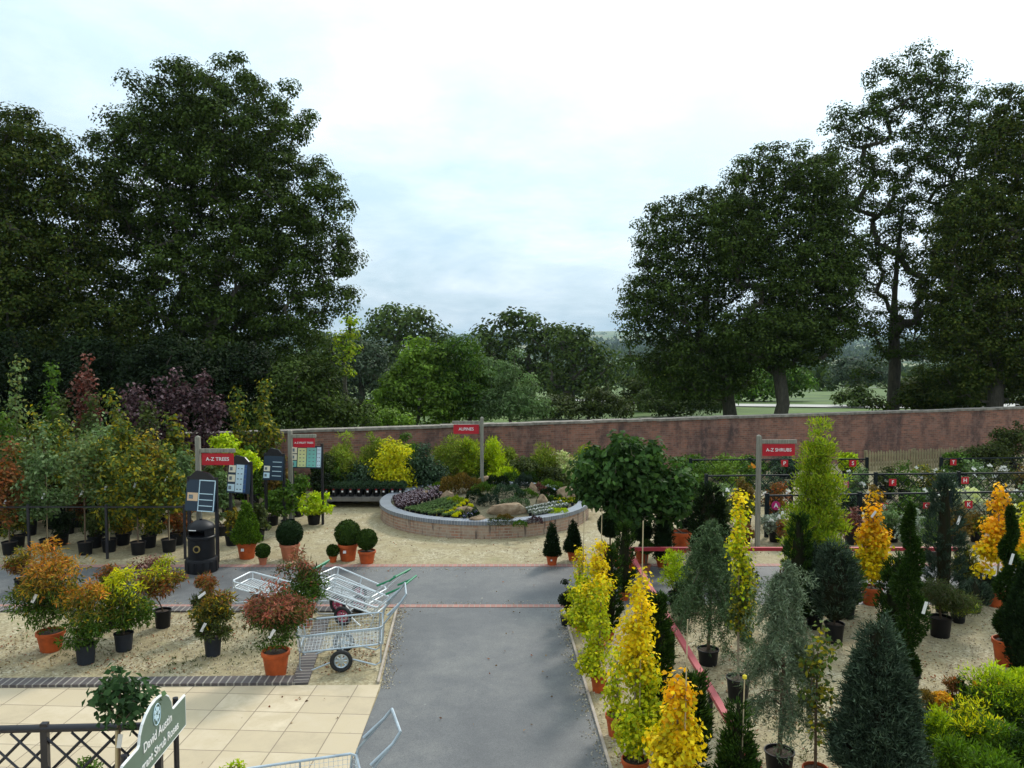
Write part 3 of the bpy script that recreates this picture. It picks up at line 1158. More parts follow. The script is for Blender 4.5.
def woody(px, py, ytop, wpx, label, colfn, potd=None, kind='black', name='potted_shrub', cat='shrub', group=None, zlo=None, nc=40, R=None, k=45, L=.06, W=.03, seed=1,
          stems=1, shape='wild', flatz=.7, droop=0., up=.3, stemr=.02, tags=(), canez=None, lobes=None, sticker=False, m=None, Dover=None, stemm=None, depth=1.0, potmesh=True, zbase=0.0):
    if Dover is None:
        root, D = place(name, label, cat, px, py, group, rz=0)
    else:
        D = Dover
        root = empty(name, (xat(px, D), D, zbase), 0, label, cat, group)
    kx = D / F_PX
    r = wpx * kx / 2
    zt = zat(ytop, D) - zbase
    ph = 0
    if potd and potmesh:
        ph = potd[1] * kx
        pot(root, potd[0] * kx / 2, ph, kind, sticker=sticker)
    g = np.random.default_rng(seed)
    zb = (zlo if zlo is not None else ph)
    R_ = R if R else max(.07, r * .30)
    zt = max(zt, zb + .15)
    H = zt - zb
    if lobes is None:
        if shape == 'oval':
            lobes = [(0, 0, zb + H * .5, max(r - R_ * .6, .05), max(r - R_ * .6, .05) * depth, H * .5 - R_ * flatz * .6)]
        elif shape == 'col':
            lobes = [(0, 0, zb + H * f, (r - R_ * .6) * s_, (r - R_ * .6) * s_ * depth, H * .17) for f, s_ in ((.15, .8), (.35, 1), (.55, .8), (.75, .5), (.90, .2))]
        elif shape == 'wcol':
            lobes = []
            for f in (.10, .22, .34, .46, .58, .70, .82, .92):
                s_ = (1 - f * .80) * g.uniform(.45, 1.05)
                lobes.append((g.uniform(-.42, .42) * r * (1.1 - f), g.uniform(-.42, .42) * r * (1.1 - f), zb + H * f, (r - R_ * .4) * s_, (r - R_ * .4) * s_, H * .09))
        elif shape == 'wild':
            lobes = [(0, 0, zb + H * .42, r * .62, r * .62 * depth, H * .38)]
            for q in range(6):
                aa = g.uniform(0, 6.28); ff = g.uniform(.12, .80)
                rr = r * g.uniform(.30, .55)
                od = r * g.uniform(.25, .70) * (1 - .45 * ff)
                lobes.append((math.cos(aa) * od, math.sin(aa) * od * depth, zb + H * ff, rr, rr, H * g.uniform(.10, .2)))
            lobes.append((g.uniform(-.2, .2) * r, 0, zb + H * .86, r * .25, r * .25, H * .13))
        elif shape == 'vase':
            lobes = [(0, 0, zb + H * f, (r - R_ * .6) * s_, (r - R_ * .6) * s_ * depth, H * .15) for f, s_ in ((.2, .45), (.45, .8), (.7, 1), (.86, .8))]
    C = clumps_in(g, nc, lobes, R_ * .45, surf=.35)
    sm = stemm or TWIG
    if stems == 1:
        tp = [(0, 0, ph * .85), (g.normal(0, .01), g.normal(0, .01), zb + H * .25), (g.normal(0, .02), g.normal(0, .02), zb + H * .7)]
    else:
        tp = [(0, 0, ph * .85), (0, 0, ph * .85 + .05)]
    limbs(root, C, tp, stemr, .003 + stemr * .08, sm, seg=5, name='stem' if stems == 1 else 'stems', seed=seed, zbias=1.2)
    foliage(root, C, R_, k, L, W, colfn, seed=seed + 50, flatz=flatz, droop=droop, up=up, m=m, facing=(0 if W < L * .35 else .6))
    for tg in tags:
        card(root, tg[:3], .045, .14, tg[3] if len(tg) > 3 else .2, tg[4] if len(tg) > 4 else .6)
    if canez: cane(root, .03, -.05, ph * .8, zat(canez, D))
    return root


def big_tree(name, label, tpx, D, lobes_px, colfn, nc, R, k, L, seed, tr=.35, group='tall trees beyond the wall', ground=None, depth=.8, surf=.5, cat='tree', ybase=None, wander=.12, m=None, lean=0.0, flatz=.62, W=None, fork=(.10, .20, .30, .40)):
    X = xat(tpx, D, 380)
    gz_ = float(terr_h(X, D)) if ground is None else ground
    root = empty(name, (X, D, gz_), 0, label, cat, group)
    kx = D / F_PX
    lobes = []
    top = 0
    for (cx, cy, rx, ry) in lobes_px:
        z = zat(cy, D) - gz_
        lobes.append(((cx - tpx) * kx, 0.0, z, max(rx * kx - R * .5, R * .4), max(min(rx, 95) * kx * depth - R * .3, R * .4), max(ry * kx - R * .5, R * .3)))
        top = max(top, z + ry * kx)
    g = np.random.default_rng(seed)
    C = clumps_in(g, nc, lobes, R * .88, surf)
    C = C[C[:, 2] > R * .5]
    tp = [(0, 0, -.3)]
    cxm = sum(l[0] * l[3] for l in lobes) / sum(l[3] for l in lobes)
    for f in fork:
        tp.append((cxm * f * .6 + g.normal(0, .12), g.normal(0, .12), top * f))
    limbs(root, C, tp, tr, .02, BARK, seg=7, seed=seed, wander=wander, zbias=1.6)
    foliage(root, C, R, k, L, W or L * .62, colfn, seed=seed + 9, flatz=flatz, up=.25, m=m or LEAF_FAR, name='crown', outw=.5, facing=.45)
    return root


# ------------------------------------------------------------------ big trees
big_tree('oak_tree', 'huge dark green oak with rounded crown, tallest tree on the left', 208, 40,
         [(225, 140, 105, 88), (150, 185, 72, 85), (285, 205, 66, 80), (215, 265, 128, 95), (322, 262, 50, 66), (175, 105, 58, 48), (235, 335, 105, 60), (338, 215, 28, 36), (345, 285, 26, 30)],
         flat('oak'), 640, 0.8, 270, 0.16, 11, tr=.42)
big_tree('oak_tree', 'dark spreading tree with olive and yellowing leaves at far left edge', 18, 37,
         [(25, 175, 68, 72), (-35, 175, 60, 80), (72, 215, 50, 68), (15, 280, 105, 80), (70, 335, 85, 60), (-40, 300, 70, 90)],
         flat('oaky'), 520, 0.8, 250, 0.16, 12, tr=.38)
big_tree('oak_tree', 'dark wide oak standing between the two bare trunks and the open valley view', 733, 47,
         [(668, 238, 38, 46), (694, 215, 34, 34), (640, 330, 28, 22), (675, 300, 58, 52), (722, 245, 42, 62), (700, 366, 66, 40), (655, 270, 26, 30), (728, 190, 22, 24), (620, 316, 10, 8), (640, 362, 30, 14)],
         flat('oak'), 420, 0.74, 150, 0.17, 13, tr=.36)
big_tree('oak_tree', 'dense rounded oak right of centre with its bare trunk over the wall', 776, 44,
         [(762, 180, 36, 42), (802, 195, 48, 56), (745, 235, 45, 58), (800, 275, 62, 60), (775, 335, 78, 40), (830, 315, 38, 40), (722, 205, 16, 18), (838, 250, 30, 40)],
         flat('oak'), 460, 0.72, 180, 0.165, 14, tr=.34)
big_tree('oak_tree', 'tallest open crowned tree on the right, sky showing between its limbs', 893, 48,
         [(905, 88, 58, 44), (858, 125, 46, 42), (948, 125, 56, 50), (862, 190, 58, 55), (955, 205, 58, 65), (910, 150, 50, 45), (850, 262, 46, 44), (935, 262, 46, 44), (858, 322, 40, 24), (950, 310, 55, 60), (828, 165, 26, 34), (990, 140, 36, 40), (905, 352, 44, 22), (832, 215, 30, 40), (893, 230, 30, 30), (878, 290, 22, 20), (915, 310, 24, 24), (884, 255, 26, 40), (905, 205, 30, 34), (895, 330, 30, 26), (870, 370, 26, 12)],
         flat('oak'), 560, 0.7, 125, 0.17, 15, tr=.34, surf=.35, fork=(.08, .16, .24, .34, .46, .58), wander=.06)
big_tree('oak_tree', 'dark full tree cut off by the right edge, olive leaves hanging low', 992, 42,
         [(1012, 145, 48, 58), (985, 230, 58, 66), (1035, 250, 60, 80), (990, 325, 65, 66), (962, 365, 48, 42), (1045, 360, 60, 60), (1004, 100, 26, 22), (950, 280, 34, 50)],
         flat('oaky'), 520, 0.76, 210, 0.16, 16, tr=.38)

mid = 'parkland trees beyond the wall'
big_tree('park_tree', 'rounded dark tree on the skyline left of centre', 400, 95, [(398, 325, 42, 27), (372, 342, 26, 24), (430, 338, 24, 22), (400, 375, 40, 40)], flat('midoak'), 90, 2.0, 110, .55, 21, tr=.5, group=mid)
big_tree('park_tree', 'grey green willowy tree below the rounded dark tree on the left', 362, 60, [(362, 362, 34, 30), (340, 392, 30, 30), (385, 385, 24, 28), (352, 345, 20, 14)], flat('greywillow'), 90, 1.1, 110, .3, 22, tr=.3, group=mid)
big_tree('park_tree', 'small yellowish green tree peeping out beside the huge left oak', 348, 52, [(347, 345, 14, 34), (352, 320, 8, 14)], flat('larch'), 24, .8, 90, .26, 23, tr=.15, group=mid)
big_tree('park_tree', 'broad dark tree on the skyline at the middle of the view', 530, 95, [(522, 328, 38, 30), (495, 345, 28, 28), (505, 372, 34, 38), (550, 346, 30, 30), (535, 388, 50, 34)], flat('oak'), 130, 2.0, 110, .55, 24, tr=.5, group=mid)
big_tree('park_tree', 'dark tree with a short bare trunk, right neighbour of the middle skyline tree', 570, 88, [(576, 346, 30, 28), (596, 368, 26, 34), (562, 382, 30, 30), (592, 396, 30, 18)], flat('oak'), 90, 1.8, 110, .5, 25, tr=.6, group=mid)
big_tree('park_tree', 'small round tree turning yellow at its top, left of the tall right oaks', 640, 60, [(640, 388, 20, 18), (638, 400, 25, 20)],
         graded([(0, 'olive'), (2.6, 'olive'), (3.6, 'larch')]), 46, .8, 120, .26, 26, tr=.15, group=mid)
big_tree('park_tree', 'bright green bushy tree just behind the wall left of centre', 420, 42, [(420, 372, 30, 32), (400, 400, 34, 36), (440, 400, 30, 36), (385, 412, 22, 22), (418, 350, 18, 16), (432, 362, 24, 22)], flat('brightgreen'), 120, .55, 110, .20, 27, tr=.12, group=mid, m=LEAF)
big_tree('park_tree', 'mid green feathery tree right of the bright green bushy one', 465, 42, [(462, 358, 24, 28), (440, 352, 14, 16), (475, 390, 34, 34), (450, 382, 20, 30)], flat('midgreen'), 90, .55, 110, .22, 28, tr=.12, group=mid, m=LEAF, W=.08)
big_tree('bamboo_clump', 'pale green feathery clump with an upright plume at the middle of the wall', 512, 41, [(515, 360, 8, 20), (505, 380, 18, 24), (492, 370, 10, 18), (530, 385, 10, 18), (520, 402, 26, 22), (540, 408, 14, 14), (490, 405, 20, 20)], flat('euca'), 80, .5, 110, .22, 29, tr=.08, group=mid, m=LEAF, W=.06)
big_tree('park_tree', 'low dark bush between the trunks of the tall right oaks', 690, 64, [(690, 392, 34, 18), (665, 398, 22, 16), (720, 398, 20, 14)], flat('midgreen'), 60, .9, 90, .3, 30, tr=.12, group=mid)
big_tree('park_tree', 'low dark thicket filling the gap under the dark tree with the bare trunk', 560, 78, [(545, 408, 34, 16), (600, 408, 26, 14), (515, 405, 26, 20)], flat('oak'), 70, 1.1, 100, .32, 35, tr=.12, group=mid)
big_tree('park_tree', 'mid green bushes along the wall between the middle trees and the round yellowing tree', 588, 52, [(560, 408, 30, 16), (600, 402, 24, 20), (618, 408, 20, 14)], flat('olive'), 60, .6, 110, .2, 38, tr=.08, group=mid)
big_tree('park_tree', 'dark green thicket at the feet of the wide oak', 675, 54, [(668, 404, 34, 16), (705, 400, 24, 18), (650, 398, 20, 16)], flat('midoak'), 60, .7, 110, .2, 39, tr=.08, group=mid)
big_tree('park_tree', 'mid green tree behind the bare trunks of the two oaks', 752, 80, [(750, 385, 34, 22), (785, 380, 30, 20), (720, 380, 30, 24)], flat('midgreen'), 70, 1.2, 110, .36, 40, tr=.2, group=mid)
big_tree('park_tree', 'olive bushes at the foot of the tall open tree', 915, 46, [(918, 398, 24, 16), (945, 390, 30, 22), (880, 404, 14, 8)], flat('oaky'), 50, .6, 110, .2, 41, tr=.08, group=mid)
big_tree('park_tree', 'dark tree closing the gap between the huge left oak and the skyline trees', 322, 62, [(330, 365, 30, 40), (318, 340, 20, 20)], flat('midoak'), 50, 1.0, 110, .28, 42, tr=.2, group=mid)
big_tree('park_tree', 'far dark tree in the valley left of the tall open tree', 825, 170, [(826, 385, 14, 12), (808, 388, 12, 9)], flat('oak'), 30, 1.8, 90, .6, 36, tr=.2, group=mid)
big_tree('park_tree', 'far rounded tree in the valley between the twin oaks and the tall open tree', 850, 230, [(848, 372, 22, 10), (880, 374, 18, 10)], flat('greywillow'), 40, 2.4, 90, .8, 37, tr=.2, group=mid)
big_tree('park_tree', 'small dark conifer like bush in the meadow right of the oaks', 858, 66, [(856, 395, 16, 14), (850, 402, 22, 14)], flat('oak'), 26, .8, 110, .28, 31, tr=.12, group=mid)
big_tree('park_tree', 'pale grey green bushes in the valley behind the tall open tree', 858, 110, [(850, 368, 20, 14), (870, 372, 24, 16), (835, 376, 16, 9)], flat('greywillow'), 40, 1.5, 90, .5, 32, tr=.12, group=mid)
big_tree('park_tree', 'low yellow green scrub below the right edge trees', 935, 50, [(930, 392, 40, 20), (965, 395, 40, 18), (905, 398, 14, 12)], flat('oaky'), 70, .7, 110, .25, 33, tr=.1, group=mid)
big_tree('park_tree', 'tree of yellow green leaves half hidden behind the twin oak trunks', 655, 90, [(668, 385, 26, 20), (700, 378, 24, 18)], flat('larch'), 34, 1.4, 90, .45, 34, tr=.2, group=mid)
und = 'dark evergreen shrubs behind the wall'
for i, (px, lob, c_, lab) in enumerate([
        (0, [(-5, 385, 60, 62), (-40, 400, 50, 50)], 'dark', 'black green evergreen at the far left behind the saplings'),
        (90, [(88, 388, 62, 58)], 'dark', 'black green evergreen behind the red brown saplings'),
        (170, [(172, 388, 58, 60)], 'dark', 'very dark evergreen behind the purple leaved saplings'),
        (240, [(240, 392, 50, 54), (205, 410, 30, 36)], 'dark', 'very dark evergreen behind the pale green saplings'),
        (305, [(300, 398, 46, 50), (325, 376, 26, 28), (270, 418, 30, 26)], 'oak', 'dark evergreen over the wall above the fruit tree board'),
        (352, [(345, 414, 34, 24), (320, 424, 24, 18)], 'oak', 'low dark evergreen at the foot of the grey green tree')]):
    big_tree('evergreen_shrub', lab, px, 32 + (i % 2), lob, flat(c_), 110, .62, 170, .15, 60 + i, tr=.1, group=und)
big_tree('evergreen_shrub', 'fresh green shrub showing just above the wall coping left of centre', 382, 35, [(378, 416, 22, 14), (398, 420, 16, 10)], flat('brightgreen'), 30, .4, 90, .15, 70, tr=.06, group=und, m=LEAF)

# far woodland and hedges (could not be counted)
g = np.random.default_rng(77)
Qs, Cs = [], []
def far_clumps(n, x0, x1, y0, y1, s, colp, line=None, hmul=1.0):
    X = g.uniform(x0, x1, n); Y = g.uniform(y0, y1, n)
    if line: Y = line(X) + g.normal(0, s * .5, n)
    Z = terr_h(X, Y)
    k = 26
    ci = np.repeat(np.arange(n), k)
    d = runit(g, n * k); d[:, 2] = np.abs(d[:, 2])
    sz = s * g.uniform(.6, 1.3, n)[ci][:, None]
    P = np.stack([X, Y, Z], 1)[ci] + d * sz * np.array([1, 1, .9 * hmul]) + np.array([0, 0, s * .15])
    q = leaves(g, P, d + runit(g, n * k) * .8, s * .55, s * .4)
    Qs.append(q); Cs.append(pal(g, n * k, PALS[colp], .3))
for (y, x0, x1, s, w) in ((170, -140, 160, 3.0, 90), (260, -220, 300, 4, 140), (330, -60, 330, 4.5, 150), (450, -400, 500, 5.5, 190), (560, -300, 500, 6.5, 200), (720, -500, 700, 7, 260), (900, -600, 800, 8, 260), (1200, -900, 1100, 9, 300), (1600, -1200, 1400, 11, 320), (2200, -1700, 1900, 14, 340), (3000, -2300, 2600, 14, 340), (4200, -3000, 3400, 12, 340)):
    a_, b2 = g.uniform(-.25, .25), g.uniform(0, 6)
    far_clumps(w, x0, x1, y, y, s, 'oak', line=lambda X, a_=a_, y=y, b2=b2: y + a_ * X * .4 + .04 * y * np.sin(X / (y * .25) + b2))
far_clumps(260, -900, -60, 300, 900, 7, 'oak')
far_clumps(220, 60, 900, 1300, 1700, 14, 'oak')
far_clumps(200, -1500, 2000, 2400, 2900, 22, 'oak')
tag(quads_mesh('distant_woodland', np.concatenate(Qs), np.concatenate(Cs), LEAF_FAR), kind='stuff')

hz = bpy.data.materials.new('haze_air')
hz.use_nodes = True
ht = hz.node_tree
ht.nodes.clear()
pv = ht.nodes.new('ShaderNodeVolumePrincipled')
pv.inputs['Color'].default_value = (0.66, 0.85, 1.0, 1)
pv.inputs['Density'].default_value = 0.00009
pv.inputs['Anisotropy'].default_value = 0.0
ho = ht.nodes.new('ShaderNodeOutputMaterial')
ht.links.new(pv.outputs[0], ho.inputs['Volume'])
mb = MB(); mb.box((0, 3400, 15), (12600, 7100, 160))
hb = mb.build('haze', hz)
tag(hb, kind='stuff')

# ------------------------------------------------------------------ round raised bed
BX, BY, BR = xat(485, 23.35), 23.35, 2.95
bed = empty('raised_bed', (BX, BY, 0), 0, 'round raised brick flower bed with blue brick rim in the middle of the yard', 'planter')


def ring(name, r0, r1, z0, z1, m, parent, seg=96):
    mb = MB()
    vs = []
    for k in range(seg):
        a = 2 * math.pi * k / seg
        c, s_ = math.cos(a), math.sin(a)
        vs += [(r1 * c, r1 * s_, z0), (r1 * c, r1 * s_, z1), (r0 * c, r0 * s_, z1), (r0 * c, r0 * s_, z0)]
    fs, uv = [], []
    for k in range(seg):
        k2 = (k + 1) % seg
        u0 = 2 * math.pi * k / seg * r1; u1 = 2 * math.pi * (k + 1) / seg * r1
        A, B = 4 * k, 4 * k2
        fs.append((A, B, B + 1, A + 1)); uv.append([(u0, z0 + .03), (u1, z0 + .03), (u1, z1 + .03), (u0, z1 + .03)])
        fs.append((A + 1, B + 1, B + 2, A + 2)); uv.append([(u0, .1), (u1, .1), (u1, .8), (u0, .8)])
        fs.append((A + 2, B + 2, B + 3, A + 3)); uv.append([(u0, z1), (u1, z1), (u1, z0), (u0, z0)])
    mb.add(vs, fs, 0, uv)
    return mb.build(name, m, parent)


ring('brick_wall', BR - .24, BR - .015, 0, .345, RING, bed)
ring('coping', BR - .30, BR + .01, .345, .445, BLUEH, bed)
mb = MB()
mb.lathe([(BR - .24, .36), (BR * .75, .40), (BR * .5, .50), (BR * .2, .60), (.02, .62)], 40, capt=True)
mb.build('soil', mat('gritty_soil', base=(.11, .095, .05), rough=.95, var=.5, vscale=25, bump=.6), bed, smooth=True)


def bed_z(x, y):
    r = math.hypot(x - BX, y - BY)
    return float(np.interp(r, [0, BR * .2, BR * .5, BR * .75, BR], [.62, .60, .50, .40, .36]))


def boulder(px, py, w, d, h, label, z=None, rz=0.0, seed=1, dark=False):
    w, d, h = w * .84, d * .84, h * .9
    p = at(px, py, .45)
    gg = random.Random(seed)
    import bmesh
    bm = bmesh.new()
    bmesh.ops.create_icosphere(bm, subdivisions=3, radius=1.0)
    ph = [gg.uniform(0, 6) for _ in range(6)]
    cuts = [(Vector((gg.uniform(-1, 1), gg.uniform(-1, 1), gg.uniform(-.2, 1))).normalized(), gg.uniform(.62, .85)) for _ in range(9)]
    for v in bm.verts:
        c = v.co.copy()
        for n_, dd in cuts:
            e = c.dot(n_) - dd
            if e > 0: c -= n_ * e * .9
        c *= 1 + .04 * math.sin(c.x * 9 + ph[0]) + .04 * math.sin(c.y * 8 + ph[1]) + .03 * math.sin(c.z * 11 + ph[2])
        v.co = Vector((c.x * w / 2, c.y * d / 2, c.z * h * .62))
    me = bpy.data.meshes.new('boulder'); bm.to_mesh(me); bm.free()
    me.materials.append(ROCK)
    o = bpy.data.objects.new('boulder', me); COL.objects.link(o)
    o.location = (p.x, p.y, bed_z(p.x, p.y) + h * .22)
    o.rotation_euler = (0, gg.uniform(-.1, .1), rz)
    return tag(o, label, 'rock', 'rockery stones in the round bed')


for i, a in enumerate([
        (508, 512, 1.45, .5, .38, 'long flat tan rockery slab at the front middle of the round bed', .1),
        (466, 513, .75, .4, .3, 'tan rockery stone left of the long slab', -.3),
        (447, 502, .5, .35, .32, 'pale pointed rockery stone beside the brown shrub', .5),
        (566, 497, .95, .6, .5, 'large smooth brown boulder right of the green mound', .2),
        (543, 505, .45, .35, .42, 'pinkish upright stone between slab and brown boulder', .9),
        (533, 495, .42, .3, .46, 'pointed yellow stone behind the pinkish one', 1.3),
        (485, 489, .75, .5, .5, 'pink topped stone at the foot of the post in the bed', .0),
        (479, 519, .6, .34, .24, 'pale yellow flat stone at the front rim of the bed', .4),
        (425, 497, .35, .3, .25, 'small grey stone among the trays left in the bed', .4)]):
    boulder(*a[:6], rz=a[6], seed=30 + i)


def mound(px, py, w, h, label, p, n=900, L=.05, W=.02, seed=1, up=.6, z=.45, name='rockery_plant', d=None):
    c = at(px, py, z)
    root_z = bed_z(c.x, c.y) - .02
    g = np.random.default_rng(seed)
    dd = runit(g, n); dd[:, 2] = np.abs(dd[:, 2])
    P = dd * np.array([w / 2, (d or w * .8) / 2, h]) * g.uniform(.75, 1.0, (n, 1)) * (1 + .12 * np.sin(dd[:, :1] * 8 + seed))
    Q = leaves(g, P, dd + runit(g, n) * .6 + np.array([0, 0, up]), L, W)
    o = quads_mesh(name, Q, pal(g, n, PALS[p], .3), NEEDLE)
    o.location = (c.x, c.y, root_z)
    return tag(o, label, 'plant', 'shrubs and cushions in the round bed')


mound(461, 496, 1.25, .50, 'rusty brown rounded shrub left of centre in the bed', 'brownshrub', 2600, .09, .03, 1)
mound(549, 489, .95, .34, 'bright green cushion next to the brown boulder in the bed', 'thujabright', 2400, .05, .02, 2)
mound(524, 486, .6, .42, 'grey green bush left of the bright green cushion', 'juniper', 1400, .07, .03, 3)
mound(497, 494, .9, .40, 'dark green low shrub in front of the post in the bed', 'dark', 1800, .08, .03, 4)
mound(508, 500, 1.0, .30, 'teal green trailing plant above the long slab', 'glossy', 1600, .06, .025, 5)
mound(475, 505, .6, .32, 'dark dwarf conifer beside the pale pointed stone', 'yew', 1400, .05, .02, 6)
mound(500, 520, .7, .16, 'grey cushion plant below the long slab', 'olive', 900, .04, .02, 7)
mound(520, 522, .35, .14, 'small green cushion near the front rim', 'midgreen', 500, .04, .02, 8)
mound(535, 519, .42, .16, 'violet grey heather cushion near the front rim', 'purple', 700, .04, .02, 9)
mound(440, 512, .5, .12, 'yellow green strip plant in the left tray area', 'gold', 600, .04, .02, 10)
mound(493, 481, .5, .30, 'lime rosette plant behind the brown shrub in the bed', 'lime', 700, .12, .03, 11)
mound(512, 480, .6, .30, 'green tuft of leaves behind the post in the bed', 'midgreen', 700, .12, .04, 12)
mound(600 - 20, 500, .3, .18, 'dull green tuft beside the yellow pansies in the bed', 'midgreen', 400, .05, .03, 13)

for i, (px, py, w, h, p_, lab) in enumerate([
        (470, 488, .9, .34, 'olive', 'olive tufted plant behind the brown shrub'), (538, 494, .5, .3, 'redbrown', 'dark red heather between the pointed and pinkish stones'),
        (515, 507, .8, .22, 'deodar', 'grey green mat spreading over the long slab'), (489, 507, .6, .26, 'juniper', 'dark grey mound left of the long slab'),
        (556, 511, .8, .14, 'lime', 'light green mat among the silver pots'), (530, 480, .6, .36, 'thuja', 'dark green shrub at the back of the rockery'),
        (505, 518, .5, .16, 'brownshrub', 'brown cushion under the long slab'), (548, 497, .5, .26, 'dark', 'black green cushion under the brown boulder'),
        (456, 506, .5, .2, 'larch', 'yellow green cushion left of the pale pointed stone'), (578, 495, .5, .2, 'glossy', 'dull green cushion right of the brown boulder'),
        (455, 486, .6, .24, 'midgreen', 'green cushion near the back rim on the left'), (430, 494, .6, .16, 'euca', 'silvery mat among the purple pots'), (525, 499, .7, .2, 'midgreen', 'green mat between the rockery stones'), (545, 503, .5, .2, 'thuja', 'dark green mat left of the brown boulder'), (484, 498, .8, .28, 'midgreen', 'low green shrub in front of the pink topped stone'), (565, 489, .8, .2, 'olive', 'olive mat near the back rim on the right'), (440, 489, .8, .22, 'thujabright', 'green mat near the back rim behind the purple pots'), (470, 513, .5, .18, 'thuja', 'dark green mat beside the golden pots'), (590, 500, .5, .2, 'thuja', 'dark green mat at the right end of the bed')]):
    mound(px, py, w, h, lab, p_, 1100, .055, .022, 50 + i)

# small potted alpines in rows: one mesh per colour, copied
def alpine_proto(name, p, flower=None, seed=1):
    root = empty(name, (0, 0, 0))
    mb = MB(); mb.lathe([(.036, 0), (.046, .07), (.049, .07), (.049, .078), (.04, .076), (.0, .066)], 10, capb=True)
    mb.build('plant_pot', BLKPOT, root)
    g = np.random.default_rng(seed)
    n = 70
    d = runit(g, n); d[:, 2] = np.abs(d[:, 2])
    Q = leaves(g, d * .03 + np.array([0, 0, .075]), d + np.array([0, 0, .5]), .07, .035)
    C = pal(g, n, PALS[p], .3)
    if flower:
        m_ = 12
        d2 = runit(g, m_); d2[:, 2] = np.abs(d2[:, 2])
        Q = np.concatenate([Q, leaves(g, d2 * .05 + np.array([0, 0, .11]), runit(g, m_) * .5, .045, .05)])
        C = np.concatenate([C, pal(g, m_, [flower], .15)])
    quads_mesh('foliage', Q, C, LEAF, root)
    return root


AG = {}
def alpine_rows(kind, p, flower, poly_rows, label, group):
    """poly_rows: (px0,py0,px1,py1,count)"""
    first = True
    proto = alpine_proto(kind, p, flower, seed=len(AG) + 200)
    AG[kind + label] = proto
    for (x0, y0, x1, y1, n_) in poly_rows:
        for i in range(n_):
            u = i / max(n_ - 1, 1)
            c = at(x0 * (1 - u) + x1 * u, y0 * (1 - u) + y1 * u, .43)
            if math.hypot(c.x - BX, c.y - BY) > BR - .36: continue
            o = proto if first else copy_tree(proto)
            first = False
            o.location = (c.x + random.uniform(-.02, .02), c.y + random.uniform(-.02, .02), bed_z(c.x, c.y) - .005)
            o.rotation_euler = (0, 0, random.uniform(0, 6))
            tag(o, label, 'plant', group)


alpine_rows('alpine_plant', 'purple', (.45, .38, .42), [(395, 499, 435, 490, 13), (393, 501, 438, 492, 13), (392, 503, 440, 494, 13), (393, 505, 437, 497, 12), (394, 507, 432, 499, 12), (396, 509, 440, 501, 12)], 'small purple leaved alpine in a black pot at the left of the round bed', 'purple alpines at the left of the round bed')
alpine_rows('alpine_plant', 'euca', None, [(396, 512, 448, 505, 15), (398, 513.5, 450, 506.5, 15), (400, 515, 452, 508, 15), (404, 516.5, 455, 510, 14), (408, 518, 458, 512, 14), (416, 520, 462, 514.5, 12)], 'small silvery green alpine in a black pot at the front left of the round bed', 'silvery alpines at the front left of the round bed')
alpine_rows('alpine_plant', 'gold', None, [(440, 519, 466, 508, 8), (447, 521, 470, 511, 7)], 'small golden alpine in a row pointing to the rockery in the round bed', 'golden alpines in the round bed')
alpine_rows('alpine_plant', 'glossy', (.35, .30, .55), [(455, 523, 540, 525, 15), (460, 520, 475, 515, 4), (428, 521, 452, 523, 6)], 'small alpine with violet flowers along the front rim of the round bed', 'violet alpines along the front rim')
alpine_rows('alpine_plant', 'silver', (.7, .7, .68), [(528, 512, 560, 505, 10), (530, 514, 566, 507, 12), (532, 516, 572, 509, 13), (536, 518.5, 576, 511.5, 13), (540, 521, 578, 514, 13)], 'small silver white alpine in a black pot right of the pinkish stone', 'silver alpines at the front right of the round bed')
alpine_rows('alpine_plant', 'midgreen', None, [(545, 524, 582, 516, 9), (552, 501, 560, 499, 2), (560, 520, 586, 512, 7)], 'small green alpine at the front right rim of the round bed', 'green alpines at the front right of the round bed')
alpine_rows('alpine_plant', 'thujabright', (.72, .60, .03), [(556, 503, 574, 501, 5), (558, 506, 578, 503, 5)], 'small yellow flowering pansy pot at the right of the round bed', 'yellow flowering pots in the round bed')
alpine_rows('alpine_plant', 'glossy', (.55, .6, .75), [(538, 484, 560, 490, 7), (548, 491, 568, 496, 6), (405, 495, 440, 486, 9), (545, 486, 572, 494, 8)], 'small dark alpine with pale flowers near the back rim of the round bed', 'pale flowering alpines near the back rim')

# ------------------------------------------------------------------ signs
def text_part(s, size, loc, rot, parent, m=WHITEP, name='lettering', align='CENTER', ext=.003, shear=0.0, xs=1.0):
    cu = bpy.data.curves.new(name, 'FONT')
    cu.body = s
    cu.size = size
    cu.align_x = align
    cu.align_y = 'CENTER'
    cu.extrude = ext
    cu.offset = size * .012
    cu.shear = shear
    to = bpy.data.objects.new('tmp_text', cu)
    COL.objects.link(to)
    me = bpy.data.meshes.new_from_object(to.evaluated_get(bpy.context.evaluated_depsgraph_get()))
    bpy.data.objects.remove(to)
    bpy.data.curves.remove(cu)
    me.materials.clear(); me.materials.append(m)
    o = bpy.data.objects.new(name, me)
    COL.objects.link(o)
    o.parent = parent
    o.location = loc
    o.rotation_euler = rot
    o.scale = (xs, 1, 1)
    return o


